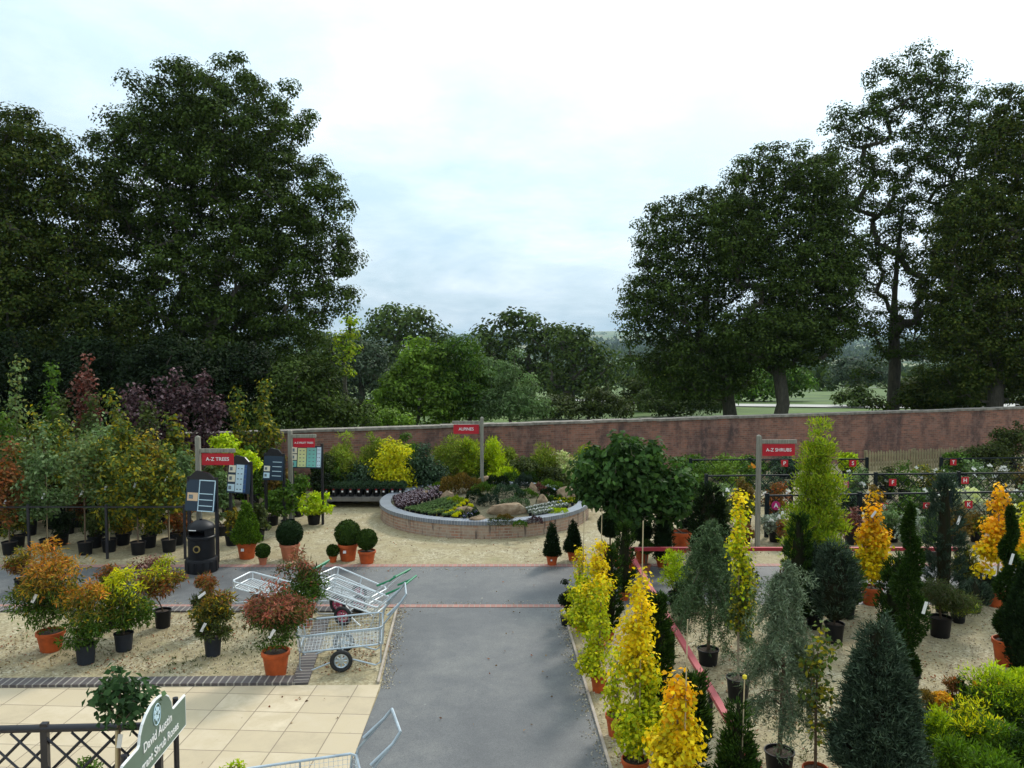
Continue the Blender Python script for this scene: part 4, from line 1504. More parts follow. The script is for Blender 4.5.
def sign_post(px, D, ztop, text, label, side=1, w=.72, h=.27, rz=0.0, z0=0.0, tsize=.115, drop=.13):
    root = empty('sign_post', (xat(px, D), D, z0), rz, label, 'sign', 'red signs hanging from timber posts')
    H = ztop - z0
    mb = MB(); mb.box((0, 0, H / 2), (.10, .10, H))
    mb.add([(-.05, -.05, H), (.05, -.05, H), (.05, .05, H), (-.05, .05, H), (0, 0, H + .04)], [(0, 1, 4), (1, 2, 4), (2, 3, 4), (3, 0, 4)])
    mb.build('post', TIMBER, root)
    mb = MB(); mb.box((side * (.052 + (w + .07) / 2), 0, H - drop), (w + .07, .06, .085)); mb.build('arm', TIMBER, root)
    zc_ = H - drop - .06 - h / 2
    mb = MB(); mb.box((side * (.085 + w / 2), 0, zc_), (w, .025, h)); p = mb.build('sign_panel', SIGNRED, root)
    mb = MB()
    for f in (.15, .85):
        mb.tube([(side * (.085 + w * f), 0, zc_ + h / 2 - .01), (side * (.085 + w * f), 0, H - drop - .03)], .006, 5)
    mb.build('hook', BLACKM, p)
    text_part(text, tsize, (side * (.085 + w / 2), -.016, zc_), (math.pi / 2, 0, 0), p)
    return root


sign_post(199, 18.7, zat(437, 18.7), 'A-Z TREES', 'red A-Z TREES sign on the timber post behind the black litter bin', drop=.31)
sign_post(291, 21.6, zat(431, 21.6), 'A-Z FRUIT TREES', 'red A-Z FRUIT TREES sign in front of the wall at left', w=.56, h=.24, tsize=.066)
sign_post(482, 24.0, zat(418, 24.0), 'ALPINES', 'red ALPINES sign on the post standing in the round bed', side=-1, w=.74, z0=.55, tsize=.12)
sign_post(758, 19.4, zat(436, 19.4), 'A-Z SHRUBS', 'red A-Z SHRUBS sign on the post at the right behind the barrier', w=.76, h=.28, tsize=.11)


def board(px, D, w, z0, z1, rz, label, papers, base=NAVYP, frame=True, lines=0, roof=True, xoff=0):
    """information board on two legs; papers: (u0,u1,v0,v1,material)"""
    root = empty('notice_board', (xat(px, D), D, 0), rz, label, 'sign', 'dark information boards on two legs')
    tilt = 0.16
    H = z1 - z0
    M = Matrix.Rotation(-tilt, 3, 'X')
    cz = (z0 + z1) / 2
    mb = MB(); mb.box((0, 0, cz), (w, .035, H), M=M); p = mb.build('panel', base, root)
    for s_ in (-1, 1):
        mb = MB(); mb.box((s_ * (w / 2 - .02), .06, (z1 + .06) / 2), (.06, .06, z1 + .06)); mb.build('leg', BLACKM, root)
    if roof:
        mb = MB()
        hw = w / 2
        vs = [(-hw, .03, z1), (hw, .03, z1), (hw * .45, .03, z1 + .16), (-hw * .35, .03, z1 + .2), (-hw, .08, z1), (hw, .08, z1), (hw * .45, .08, z1 + .16), (-hw * .35, .08, z1 + .2)]
        mb.add(vs, [(0, 1, 2, 3), (7, 6, 5, 4), (0, 4, 5, 1), (1, 5, 6, 2), (2, 6, 7, 3), (3, 7, 4, 0)]); mb.build('top_board', BLACKM, root)

    def onp(u, v, du, dv, t=.006, off=.021):
        c = M @ Vector(((u - .5) * w, -off, (v - .5) * H))
        return (c.x, c.y, c.z + cz), (du * w, t, dv * H)
    for (u0, u1, v0, v1, m_) in papers:
        mb = MB(); c, d = onp((u0 + u1) / 2, (v0 + v1) / 2, u1 - u0, v1 - v0)
        mb.box(c, d, M=M); mb.build('notice', m_, p)
    mb = MB()
    for i in range(lines):
        v = .18 + i * .19
        c, d = onp(.70, v, .46, .025, off=.024); mb.box(c, d, M=M)
    if frame:
        for (u, v, du, dv) in ((.975, .5, .03, .98), (.45, .5, .025, .98), (.71, .015, .56, .03), (.71, .985, .56, .03)):
            c, d = onp(u, v, du, dv, off=.023); mb.box(c, d, M=M)
    if mb.v: mb.build('frame_strips', PAPERBLUE, p)
    mb = MB()
    rp = random.Random(int(px))
    for (u0, u1, v0, v1, m_) in papers:
        if v1 - v0 > .5:
            for a_ in range(2):
                for b_ in range(5):
                    c, d = onp(u0 + (u1 - u0) * (.3 + .42 * a_), v0 + (v1 - v0) * (.1 + .19 * b_), (u1 - u0) * .18, .035, t=.004, off=.027); mb.box(c, d, M=M)
        else:
            c, d = onp(u0 + (u1 - u0) * .35, (v0 + v1) / 2, (u1 - u0) * .4, (v1 - v0) * .5, t=.004, off=.027); mb.box(c, d, M=M)
    if mb.v: mb.build('print', mat('printed_marks', base=(.16, .20, .22), rough=.5, var=.5, vscale=30), p)
    return root


board(201, 18.35, .76, zat(511, 18.35), zat(480, 18.35), -.28, 'dark board with pale lines and peach notice behind the litter bin', [(.06, .42, .32, .58, PAPERPEACH)], lines=3)
board(239.5, 19.6, .62, zat(493, 19.6), zat(464, 19.6), -.3, 'board with white and pale blue notices above the cone topiary',
      [(.04, .34, .70, .94, CREAMP), (.04, .34, .38, .62, CREAMP), (.04, .34, .06, .30, PAPERBLUE), (.37, .72, .04, .97, PAPERBLUE), (.72, .84, .04, .97, BLUEP)], frame=False)
board(274, 21.2, .56, zat(480, 21.2), zat(456, 21.2), -.25, 'small dark board with pale lines, middle of the boards at left',
      [(.04, .34, .36, .58, CREAMP), (.04, .34, .08, .30, PAPERBLUE)], lines=4, frame=False)
board(307, 22.0, .86, zat(468, 22.0), zat(446, 22.0), -.1, 'board with yellow and pale blue notices below the fruit trees sign',
      [(.03, .20, .66, .95, CREAMP), (.03, .20, .36, .62, CREAMP), (.03, .20, .05, .32, PAPERTEAL), (.23, .50, .05, .90, PAPERYEL), (.52, .82, .05, .92, PAPERTEAL), (.84, .97, .05, .95, PAPERBLUE)], frame=False, roof=False)

# litter bin
br = empty('litter_bin', tuple(at(202, 571)), -.1, 'black domed litter bin with round gold emblem on its front', 'bin')
mb = MB()
mb.lathe([(.315, 0), (.335, .02), (.335, .26), (.315, .30), (.275, .31), (.272, .72), (.29, .73), (.29, .77), (.272, .785)], 28, capb=True)
for i in range(12):
    a = i * math.pi / 6
    mb.box((.335 * math.cos(a), .335 * math.sin(a), .14), (.02, .06, .22), rz=a)
b0 = mb.build('body', BLKPOT, br, smooth=True)
mb = MB()
for a0, a1 in ((math.radians(-50), math.radians(230)),):
    segs = 20
    vs = []
    for i in range(segs + 1):
        a = a0 + (a1 - a0) * i / segs
        for r_, z_ in ((.27, .785), (.27, .95)):
            vs.append((r_ * math.cos(a), r_ * math.sin(a), z_))
    mb.add(vs, [(2 * i, 2 * i + 2, 2 * i + 3, 2 * i + 1) for i in range(segs)])
mb.lathe([(.285, .93), (.29, .945), (.29, .965), (.24, 1.03), (.12, 1.10), (.03, 1.115), (.03, 1.135), (.0, 1.14)], 28)
mb.build('hood', BLKPOT, br, smooth=True)
mb = MB(); mb.lathe([(.25, .79), (.0, .80)], 20); mb.build('aperture_floor', BLACKM, br)
mb = MB(); mb.tube([(.03, -.268, .54), (.03, -.292, .54)], .075, 20); e = mb.build('emblem', GOLD, br)
mb = MB(); mb.tube([(.03, -.290, .54), (.03, -.296, .54)], .05, 16); mb.build('emblem_disc', BLKPOT, e)
mb = MB(); mb.box((-.05, -.288, .945), (.16, .012, .018), rz=0); mb.build('rim_label', TAGW, br)

# ------------------------------------------------------------------ trellis fences
def trellis(p0, p1, h, label, rail_r=.02, cell=.30, post_w=.09, m=NAVYM, ends=(1, 1), z0=.12, lat=.011, posts=None, cat='fence', group=None, round_rail=False, name='trellis_fence'):
    v = Vector((p1[0] - p0[0], p1[1] - p0[1], 0)); L = v.length
    root = empty(name, (p0[0], p0[1], 0), math.atan2(v.y, v.x), label, cat, group)
    mb = MB()
    if round_rail:
        mb.tube([(0, 0, h), (L, 0, h)], rail_r, 10)
    else:
        mb.box((L / 2, 0, h), (L, .07, rail_r * 2))
    mb.build('top_rail', m, root, smooth=round_rail)
    n = posts or max(1, round(L / 2.4))
    for i in range(n + 1):
        if (i == 0 and not ends[0]) or (i == n and not ends[1]): continue
        mb = MB(); mb.box((L * i / n, .0, (h + .06) / 2), (post_w, post_w * .9, h + .06)); mb.build('post', m, root)
    if cell > 1: return root
    mb = MB()
    zt_, zb_ = h - rail_r, z0
    Hh = zt_ - zb_
    x = -Hh
    while x < L:
        for sgn in (1, -1):
            xa, xb = (x, x + Hh) if sgn > 0 else (x + Hh, x)
            za, zb2 = zb_, zt_
            # clip to 0..L
            pts = []
            for (X_, Z_) in ((xa, za), (xb, zb2)):
                pts.append([X_, Z_])
            (X0, Z0), (X1, Z1) = pts
            def cl_(X0, Z0, X1, Z1):
                if X0 > X1: X0, Z0, X1, Z1 = X1, Z1, X0, Z0
                if X1 <= 0 or X0 >= L: return None
                if X0 < 0: Z0 += (Z1 - Z0) * (0 - X0) / (X1 - X0); X0 = 0
                if X1 > L: Z1 = Z0 + (Z1 - Z0) * (L - X0) / (X1 - X0); X1 = L
                return X0, Z0, X1, Z1
            c = cl_(X0, Z0, X1, Z1)
            if c:
                mb.tube([(c[0], sgn * lat * .8, c[1]), (c[2], sgn * lat * .8, c[3])], lat, 4, cap=False)
        x += cell
    mb.box((L / 2, 0, z0), (L, .03, .04))
    mb.build('lattice', m, root)
    return root


rowsG = 'dark trellis fences between the shrub rows'
trellis((xat(767, 20.6), 20.6), (xat(1040, 21.2), 21.2), 1.05, 'dark green trellis nearest the barrier, behind the golden conifer', cell=.34, group=rowsG, posts=3)
trellis((xat(706, 23.8), 23.8), (xat(1040, 24.4), 24.4), zat(476, 23.8), 'dark green trellis in the middle row of the shrub yard', cell=.34, group=rowsG, posts=4)
trellis((xat(690, 27.0), 27.0), (xat(866, 27.2), 27.2), zat(460, 27.0), 'dark trellis farthest back below the brick wall', cell=.36, group=rowsG, posts=3)
trellis((xat(940, 28.2), 28.2), (xat(1045, 28.6), 28.6), zat(459, 28.2), 'short dark trellis at the back right under the climbing shrubs', cell=.36, group=rowsG, posts=1)
trellis((-18, 18.55), (xat(184, 18.55), 18.55), zat(507, 18.55), 'thin black wire fence along the front of the sapling rows', rail_r=.012, cell=1.2, lat=.003, m=BLACKM, posts=6, post_w=.05, group='thin wire fence in front of saplings')
# picket fence
pf = empty('picket_fence', (xat(866, 31.0), 31.0, 0), math.atan(.27), 'tan close boarded picket fence in front of the wall at right', 'fence')
mb = MB()
Lp = 6.6; zt_ = zat(452, 31.0)
i = 0
while i * .125 < Lp:
    x_ = i * .125; hh = zt_ - .04 + .03 * math.sin(i * 1.7)
    mb.box((x_, 0, hh / 2), (.085, .02, hh)); mb.add([(x_ - .0425, -.01, hh), (x_ + .0425, -.01, hh), (x_ + .0425, .01, hh), (x_ - .0425, .01, hh), (x_, -.01, hh + .07), (x_, .01, hh + .07)], [(0, 1, 4), (3, 5, 2), (0, 4, 5, 3), (1, 2, 5, 4)])
    i += 1
mb.build('pickets', PICKET, pf)
for z_ in (.22, .56):
    mb = MB(); mb.box((Lp / 2, .035, z_), (Lp, .04, .09)); mb.build('rail', PICKET, pf)
for x_ in (0.02, 2.2, 4.4, 6.5):
    mb = MB(); mb.box((x_, .10, (zt_ + .05) / 2), (.1, .09, zt_ + .05)); mb.build('post', PICKET, pf)

# red letter tags on the trellises
for (px, py, D, ch, big, lab) in [
        (775, 505, 20.54, 'A', .20, 'round magenta letter A tag beside the golden conifer'),
        (925, 505, 20.85, 'C', .15, 'red letter C tag on the nearest trellis left of the slim blue conifer'),
        (967, 504, 20.95, 'K', .19, 'red letter K tag on the nearest trellis below the cream flowers'),
        (883, 506, 20.8, 'B', .18, 'red letter B tag beside the amber leaved tree'),
        (844, 484, 23.95, 'E', .18, 'pink letter E tag on the middle trellis right of the golden conifer'),
        (891, 482, 24.0, 'F', .20, 'red letter F tag at the middle of the middle trellis'),
        (963, 480, 24.15, 'H', .20, 'red letter H tag on the middle trellis near the right end'),
        (851, 463, 27.1, 'S', .22, 'red letter S tag on the farthest trellis near its right end'),
        (783, 463, 27.0, 'P', .22, 'red letter P tag on the farthest trellis by the shrubs sign'),
        (951, 462, 28.15, 'T', .20, 'dark red letter T tag on the short trellis at the back right')]:
    r_ = empty('letter_tag', (xat(px, D), D - .07, zat(py, D)), 0, lab, 'sign', 'red letter tags on the trellises')
    mb = MB()
    if ch == 'A': mb.tube([(0, 0, 0), (0, -.015, 0)], big / 2 * 1.1, 18)
    else: mb.box((0, -.007, 0), (big * 1.05, .014, big))
    mb.build('plate', mat('magenta_plate', base=(.45, .01, .14), rough=.4) if ch in 'AE' else SIGNRED, r_)
    text_part(ch, big * .8, (0, -.018, 0), (math.pi / 2, 0, 0), r_, ext=.002)

# red handrail barrier
rb = empty('barrier_rail', (2.37, 17.1, 0), .0115, 'red painted timber rail on black posts running from the path corner to the foreground', 'barrier', 'red barrier rails right of the main path')
mb = MB(); mb.box((.04, -4.75, .60), (.085, 9.5, .05)); mb.build('rail', PINKP, rb)
for i in range(5):
    mb = MB(); mb.box((.04, -.03 - i * 2.3, .2875), (.05, .05, .575)); mb.build('post', BLACKM, rb)
rb2 = empty('barrier_rail', (2.46, 17.1, 0), 0, 'red painted timber rail crossing the side path in front of the shrub rows', 'barrier', 'red barrier rails right of the main path')
mb = MB(); mb.box((2.4, 0, .60), (4.8, .08, .07)); mb.build('rail', REDP, rb2)
for i in range(4):
    mb = MB(); mb.box((.75 + i * 1.33, 0, .28), (.045, .045, .565)); mb.build('post', BLACKM, rb2)
rb3 = empty('barrier_rail', (xat(862, 17.1), 17.1, 0), 0, 'short length of red rail behind the amber leaved trees at right', 'barrier', 'red barrier rails right of the main path')
mb = MB(); mb.box((1.0, 0, .60), (2.0, .08, .07)); mb.build('rail', REDP, rb3)
for i in range(2):
    mb = MB(); mb.box((-.1 + i * 2.1, 0, .28), (.045, .045, .565)); mb.build('post', BLACKM, rb3)

# foreground fence and rose sign
ff = trellis((-7.2, 8.33), (-3.72, 8.50), .93, 'black tubular lattice fence in the near left corner', rail_r=.040, cell=.31, post_w=.07, m=BLACKM, z0=.08, lat=.016, posts=3, round_rail=True, ends=(1, 1))
sg = empty('garden_sign', (-3.60, 8.90, -.05), math.radians(-89), 'sage green arched sign with white rose emblem and lettering beside the near fence', 'sign')
# local x runs from the far end (0) to the near end, face looks to +X of the world after rotation
SL = 1.52
out = [(0, .80), (0, 1.13), (.33, 1.13)]
for i in range(0, 11):
    a = math.pi * i / 10
    out.append((.76 - .43 * .92 * math.cos(a), 1.15 + .27 * math.sin(a)))
out += [(1.19, 1.13), (SL, 1.13), (SL, .80)]
mb = MB()
no = len(out)
vs = [(x, -.012, z) for x, z in out] + [(x, .012, z) for x, z in out]
mb.add(vs, [tuple(range(no)), tuple(range(no, 2 * no))[::-1]] + [(i, i + no, (i + 1) % no + no, (i + 1) % no) for i in range(no)], 0)
pn = mb.build('sign_panel', GREENSIGN, sg)
mb = MB()
cxm, czm = .76, 1.02
pts = [(x, z) for x, z in out]
for i in range(no):
    a_, b_ = pts[i], pts[(i + 1) % no]
    mb.tube([(a_[0], 0, a_[1]), (b_[0], 0, b_[1])], .0145, 6)
mb.build('sign_border', WHITEP, pn)
# lettering (reads from the near end to the far end seen from the path)
text_part('David Austin', .135, (.74, .0165, 1.075), (math.pi / 2, 0, math.pi), pn, ext=.002, xs=1.0)
text_part('Fragrant Shrub Roses', .125, (.76, .0165, .91), (math.pi / 2, 0, math.pi), pn, ext=.002, xs=1.0)
# rose emblem in an oval
mb = MB()
for i in range(24):
    a = 2 * math.pi * i / 24; b2 = 2 * math.pi * (i + 1) / 24
    mb.tube([(.76 + .085 * math.cos(a), .017, 1.27 + .105 * math.sin(a)), (.76 + .085 * math.cos(b2), .017, 1.27 + .105 * math.sin(b2))], .005, 4)
for rr_, nn in ((.05, 7), (.028, 5)):
    for i in range(nn):
        a = 2 * math.pi * i / nn + rr_ * 30
        mb.tube([(.76 + rr_ * math.cos(a), .014, 1.28 + rr_ * math.sin(a)), (.76 + rr_ * math.cos(a), .019, 1.28 + rr_ * math.sin(a))], rr_ * .42, 8)
mb.tube([(.76, .017, 1.24), (.75, .017, 1.17)], .006, 5)
mb.build('emblem', PAPERBLUE, pn)
for x_ in (.12, 1.36):
    mb = MB(); mb.tube([(x_, -.05, 0), (x_, -.05, 1.16)], .03, 10); mb.build('post', BLACKM, sg, smooth=True)

# ------------------------------------------------------------------ nursery trolleys
def trolley(name, x, y, rz, label, frame=GALV, grip=None, hub=GALV, tilt=0.0, L=1.15, W=.62, zlo=.34, zhi=.60, hh=1.05, sides=True):
    outer = empty(name, (x, y, 0), rz, label, 'trolley', 'nursery plant trolleys')
    r = .015

    def T(p):   # tilt about the axle
        px_, py_, pz_ = p
        c, s_ = math.cos(tilt), math.sin(tilt)
        zz = pz_ - .17
        return (px_ * c + zz * s_, py_, -px_ * s_ + zz * c + .17)

    def rect(z, x0, x1, w, mb, r=r, cut=.06):
        pts = [(x0 + cut, -w, z), (x1 - cut, -w, z), (x1, -w + cut, z), (x1, w - cut, z), (x1 - cut, w, z), (x0 + cut, w, z), (x0, w - cut, z), (x0, -w + cut, z), (x0 + cut, -w, z)]
        mb.tube([T(p) for p in pts], r, 8, cap=False)
    w = W / 2
    mb = MB()
    rect(zhi, -L / 2, L / 2, w, mb)
    rect(zlo, -L / 2 + .03, L / 2 - .03, w - .03, mb)
    for sx in (-1, 1):
        for sy in (-1, 1):
            mb.tube([T((sx * (L / 2 - .04), sy * (w - .01), zhi)), T((sx * (L / 2 - .07), sy * (w - .03), zlo))], r * .9, 6)
    for sy in (-1, 1):
        mb.tube([T((0, sy * w, zhi)), T((0, sy * (w - .03), zlo))], r * .8, 6)
    mb.build('frame', frame, outer, smooth=True)
    mb = MB()
    n = 22
    for i in range(n + 1):
        xx = -L / 2 + .04 + (L - .08) * i / n
        mb.tube([T((xx, -w + .03, zlo)), T((xx, w - .03, zlo))], .0028, 4, cap=False)
        for sy in ((-1, 1) if sides else ()):
            mb.tube([T((xx, sy * (w - .03), zlo)), T((xx, sy * (w - .004), zhi))], .0022, 4, cap=False)
    for i in range(13):
        yy = -w + .03 + (W - .06) * i / 12
        mb.tube([T((-L / 2 + .03, yy, zlo)), T((L / 2 - .03, yy, zlo))], .0028, 4, cap=False)
        mb.tube([T((-L / 2 + .03, yy, zlo)), T((-L / 2, yy, zhi))], .0022, 4, cap=False)
    for i in range(1, 5) if sides else ():
        z_ = zlo + (zhi - zlo) * i / 5
        rect(z_, -L / 2 + .01, L / 2 - .01, w - .006, mb, r=.0022, cut=.04)
    mb.build('wire_mesh', GALVW, outer)
    # legs / runners
    mb = MB()
    for sy in (-1, 1):
        yy = sy * (w - .05)
        mb.tube([T((-L / 2 + .04, yy, zlo)), T((-L / 2 + .02, yy, .08)), T((-L / 2 + .10, yy, .02)), T((-.05, yy, .17)), T((.10, yy, .17)), T((L / 2 - .14, yy, .02)), T((L / 2 - .06, yy, .06)), T((L / 2 - .04, yy, zlo))], .013, 6)
    mb.build('leg_frame', frame, outer, smooth=True)
    # handle
    mb = MB()
    hx = L / 2 + .38
    gz_ = hh
    mb.tube([T((L / 2 - .02, -w + .02, zlo)), T((L / 2 + .02, -w + .02, zhi + .05)), T((hx - .08, -w + .04, gz_ - .10)), T((hx, -w + .06, gz_)), T((hx, w - .06, gz_)), T((hx - .08, w - .04, gz_ - .10)), T((L / 2 + .02, w - .02, zhi + .05)), T((L / 2 - .02, w - .02, zlo))], r, 8)
    h_ = mb.build('handle', frame, outer, smooth=True)
    mb = MB()
    mb.tube([T((hx - .30, -w + .035, gz_ - .28)), T((hx - .08, -w + .04, gz_ - .10)), T((hx, -w + .06, gz_)), T((hx, w - .06, gz_)), T((hx - .08, w - .04, gz_ - .10)), T((hx - .30, w - .035, gz_ - .28))], r * 1.2, 8)
    mb.build('grip', grip or frame, h_, smooth=True)
    mb = MB(); mb.tube([(0, -w - .04, .17), (0, w + .04, .17)], .012, 8); mb.build('axle', frame, outer)
    for sy in (-1, 1):
        yy = sy * (w + .03)
        mb = MB(); ring_pts = []
        for i in range(25):
            a = 2 * math.pi * i / 24
            ring_pts.append((.138 * math.cos(a), yy, .17 + .138 * math.sin(a)))
        mb.tube(ring_pts, .032, 8, cap=False)
        wh = mb.build('wheel', RUBBER, outer, smooth=True)
        mb = MB()
        mb.tube([(0, yy - .012, .17), (0, yy + .012, .17)], .04, 12)
        for i in range(24):
            a = 2 * math.pi * i / 24; b2 = 2 * math.pi * (i + 1) / 24
            mb.tube([(.100 * math.cos(a), yy, .17 + .100 * math.sin(a)), (.100 * math.cos(b2), yy, .17 + .100 * math.sin(b2))], .014, 5, cap=False)
        for i in range(8):
            a = 2 * math.pi * i / 8
            mb.tube([(0, yy, .17), (.1 * math.cos(a), yy, .17 + .1 * math.sin(a))], .012, 5)
        mb.build('wheel_hub', hub, wh)
    return outer


c1 = at(340, 672)
trolley('plant_trolley', c1.x - .04, c1.y + .38, math.radians(9), 'grey steel wire trolley standing nearest the paving with a black wheel', GALV, None, GALV, L=1.28, W=.72, tilt=math.radians(-3))
c2 = at(345, 625)
trolley('plant_trolley', c2.x + .05, c2.y + .30, math.radians(-14), 'white wire trolley with magenta wheel and green handle behind the grey one', GALVW, GREENH, PINKWHEEL, L=1.15, W=.62, tilt=math.radians(14), zlo=.36, zhi=.50, sides=False)
trolley('plant_trolley', c2.x - .12, c2.y + .95, math.radians(-22), 'farther white wire trolley with a green handle out on the side path', GALVW, GREENH, PINKWHEEL, L=1.15, W=.66, tilt=math.radians(15), zlo=.36, zhi=.50, sides=False)
c3 = at(268, 612)
trolley('plant_trolley', c3.x - .1, c3.y + .35, math.radians(-14), 'white wire trolley half hidden behind the pink tipped shrubs', GALVW, GREENH, GALV, L=1.2, W=.66, tilt=math.radians(10), zlo=.30, zhi=.42, sides=False)
c5 = at(312, 768, .55)
trolley('plant_trolley', c5.x - .04, c5.y - .27, math.radians(17), 'steel trolley cut off by the bottom edge with its bare handle raised', GALV, None, GALV, L=1.15, W=.66)
# ------------------------------------------------------------------ feathery autumn shrubs on the left gravel
nan = 'feathery autumn coloured shrubs on the left gravel bed'


def nandina(px, py, ytop, wpx, label, potd, kind, grade, seed, tags=(), nc=70, zl=.30, R=None, stems=6, shape='wild'):
    return woody(px, py, ytop, wpx, label, graded(grade), potd, kind, group=nan, nc=nc, R=R, k=58, L=.085, W=.022, seed=seed, stems=stems, shape=shape,
                 flatz=.42, droop=.45, up=.1, stemr=.014, tags=tags, zlo=zl)


nandina(51, 650, 531, 90, 'largest feathery shrub, orange red above and green below, in an orange pot', (27, 20), 'terra', [(0, 'midgreen'), (.85, 'olive'), (1.05, 'autumn'), (1.30, 'orangered')], 101, nc=120, tags=[(.05, -.5, 1.0, .3, .5)])
nandina(86, 663, 577, 60, 'small feathery shrub with yellow orange leaves in a black pot, nearest the kerb', (20, 20), 'grey', [(0, 'midgreen'), (.70, 'mixed'), (.90, 'autumn'), (1.05, 'orangered')], 102, nc=60)
nandina(124, 650, 556, 60, 'feathery shrub with a bright yellow top in a black pot on the gravel', (19, 18), 'grey', [(0, 'midgreen'), (.7, 'mixed'), (1.0, 'yelgreen'), (1.15, 'gold')], 103, nc=75)
nandina(163, 627, 556, 52, 'open stemmed shrub with yellow orange leaves in a black pot with white sticker', (17, 18), 'black', [(0, 'rust'), (.85, 'autumn'), (1.05, 'yelgreen')], 104, nc=46, zl=.55, tags=[(-.02, -.22, .95, .2, .4)], stems=3)
nandina(112, 627, 562, 46, 'reddish feathery shrub behind the yellow topped one', (17, 16), 'black', [(0, 'olive'), (.8, 'rust'), (1.1, 'rust')], 105, nc=50)
nandina(213, 655, 574, 52, 'feathery shrub with white tags and red tips in a dusty black pot alone on gravel', (18, 20), 'grey', [(0, 'olive'), (.7, 'autumn'), (1.0, 'rust')], 106, nc=60, tags=[(-.03, -.30, .55, .6, .5), (-.05, -.28, 1.05, 1.0, 1.2)])
nandina(205, 634, 575, 30, 'thin shrub half hidden behind the white tagged one', (15, 14), 'black', [(0, 'olive'), (.8, 'rust')], 107, nc=30)
nandina(276, 675, 568, 78, 'pink topped feathery shrub with white tag in an orange pot beside the kerb corner', (28, 26), 'terra', [(0, 'midgreen'), (.75, 'olive'), (.95, 'pinkrust'), (1.1, 'pinkrust')], 108, nc=100, tags=[(.05, -.35, .75, .3, .6)], zl=.42)
nandina(303, 626, 543, 62, 'red tipped feathery shrub in an orange pot next to the trolleys', (24, 22), 'terra2', [(0, 'midgreen'), (.85, 'olive'), (1.10, 'pinkrust')], 109, nc=70)
nandina(22, 590, 545, 30, 'brown leaved shrub at the far left beyond the largest feathery shrub', (14, 12), 'black', [(0, 'rust'), (.6, 'autumn')], 110, nc=30)
woody(150, 592, 555, 62, 'low red leaved shrub on the path side beside the litter bin', graded([(0, 'rust'), (.3, 'redbrown')]), (12, 8), 'black', group=nan, nc=26, k=50, L=.07, W=.03, seed=111)

# standard rose in the near corner
rose = woody(112, 812, 664, 80, 'standard rose tree with glossy green head and stake in front of the near fence', flat('rose'), (40, 40), 'black', name='rose_tree', cat='rose', nc=40, R=.13, k=14, L=.095, W=.06,
             seed=120, zlo=1.02, shape='oval', flatz=.7, up=-.1, stemr=.016, tags=[(.06, -.1, .99, .1, .15)], Dover=8.15)
cane(rose, -.035, -.03, 0, 1.06, .017)
for i, (px, py, lab) in enumerate([(88, 768, 'small green seedling plant behind the near fence'), (232, 775, 'low yellow green plant at the bottom edge right of the green sign')]):
    p = at(px, py + 12)
    o = woody(px, py + 12, py - 8, 34, lab, flat('midgreen' if i == 0 else 'lime'), (16, 10), 'black', nc=10, k=14, L=.07, W=.025, seed=130 + i, name='potted_plant', cat='plant')

# ------------------------------------------------------------------ clipped topiary
topiary_ball(348, 560, 520, 27, 20, 17, 'largest clipped ball of the left pair in an orange pot', sticker=True, seed=1)
topiary_ball(367, 563, 529, 21, 18, 13, 'smaller clipped ball right beside the largest one', seed=2)
topiary_ball(333, 562, 545, 12, 9, 7, 'tiny clipped ball left of the ball pair', seed=3)
topiary_ball(290, 559, 520, 27, 20, 16, 'clipped ball with ragged top behind the red tipped shrub', kind='terra2', seed=4, p='yew')
topiary_ball(263, 565, 544, 14, 9, 8, 'small clipped ball between the cone and the ragged ball', kind='terra2', seed=5)
topiary_ball(610, 560, 512, 26, 18, 14, 'clipped ball behind the row of yellow trees near the red rail corner', seed=6, p='yew')
topiary_ball(642, 563, 520, 22, 15, 14, 'clipped ball beneath the big leafy tree left of its orange pot', seed=7, p='yew')
topiary_ball(646, 572, 540, 14, 10, 8, 'small clipped ball in front of the one beneath the leafy tree', kind='terra2', seed=8)
ct = 'clipped cones in pots'
conifer(247, 558, 497, 27, 'tall clipped cone in an orange pot with a white sticker, left of the bed', (20, 17), 'terra', 'thujabright', name='topiary_cone', cat='topiary', group=ct, prof='cone', n=6500, L=.05, W=.025, seed=1, sticker=True, lift=.4, core=.9)
conifer(552, 565, 520, 15, 'clipped dark cone in front of the bed, left one of the pair', (12, 10), 'terra', 'yew', name='topiary_cone', cat='topiary', group=ct, prof='cone', n=3800, L=.045, W=.022, seed=2, sticker=True, lift=.5, core=.9)
conifer(573, 560, 518, 16, 'clipped dark cone at the right side of the bed, right one of the pair', (12, 9), 'terra', 'yew', name='topiary_cone', cat='topiary', group=ct, prof='cone', n=3800, L=.045, W=.022, seed=3, lift=.5, core=.9)
conifer(663, 567, 500, 20, 'dark clipped column under the right side of the leafy tree', (15, 9), 'terra', 'yew', name='topiary_cone', cat='topiary', group=ct, prof='col', n=3800, L=.05, W=.022, seed=4, lift=.5, core=.9)
woody(567, 625, 578, 22, 'dark green bush at the near corner of the path junction', flat('dark'), (14, 9), 'black', nc=22, k=70, L=.05, W=.03, seed=140)

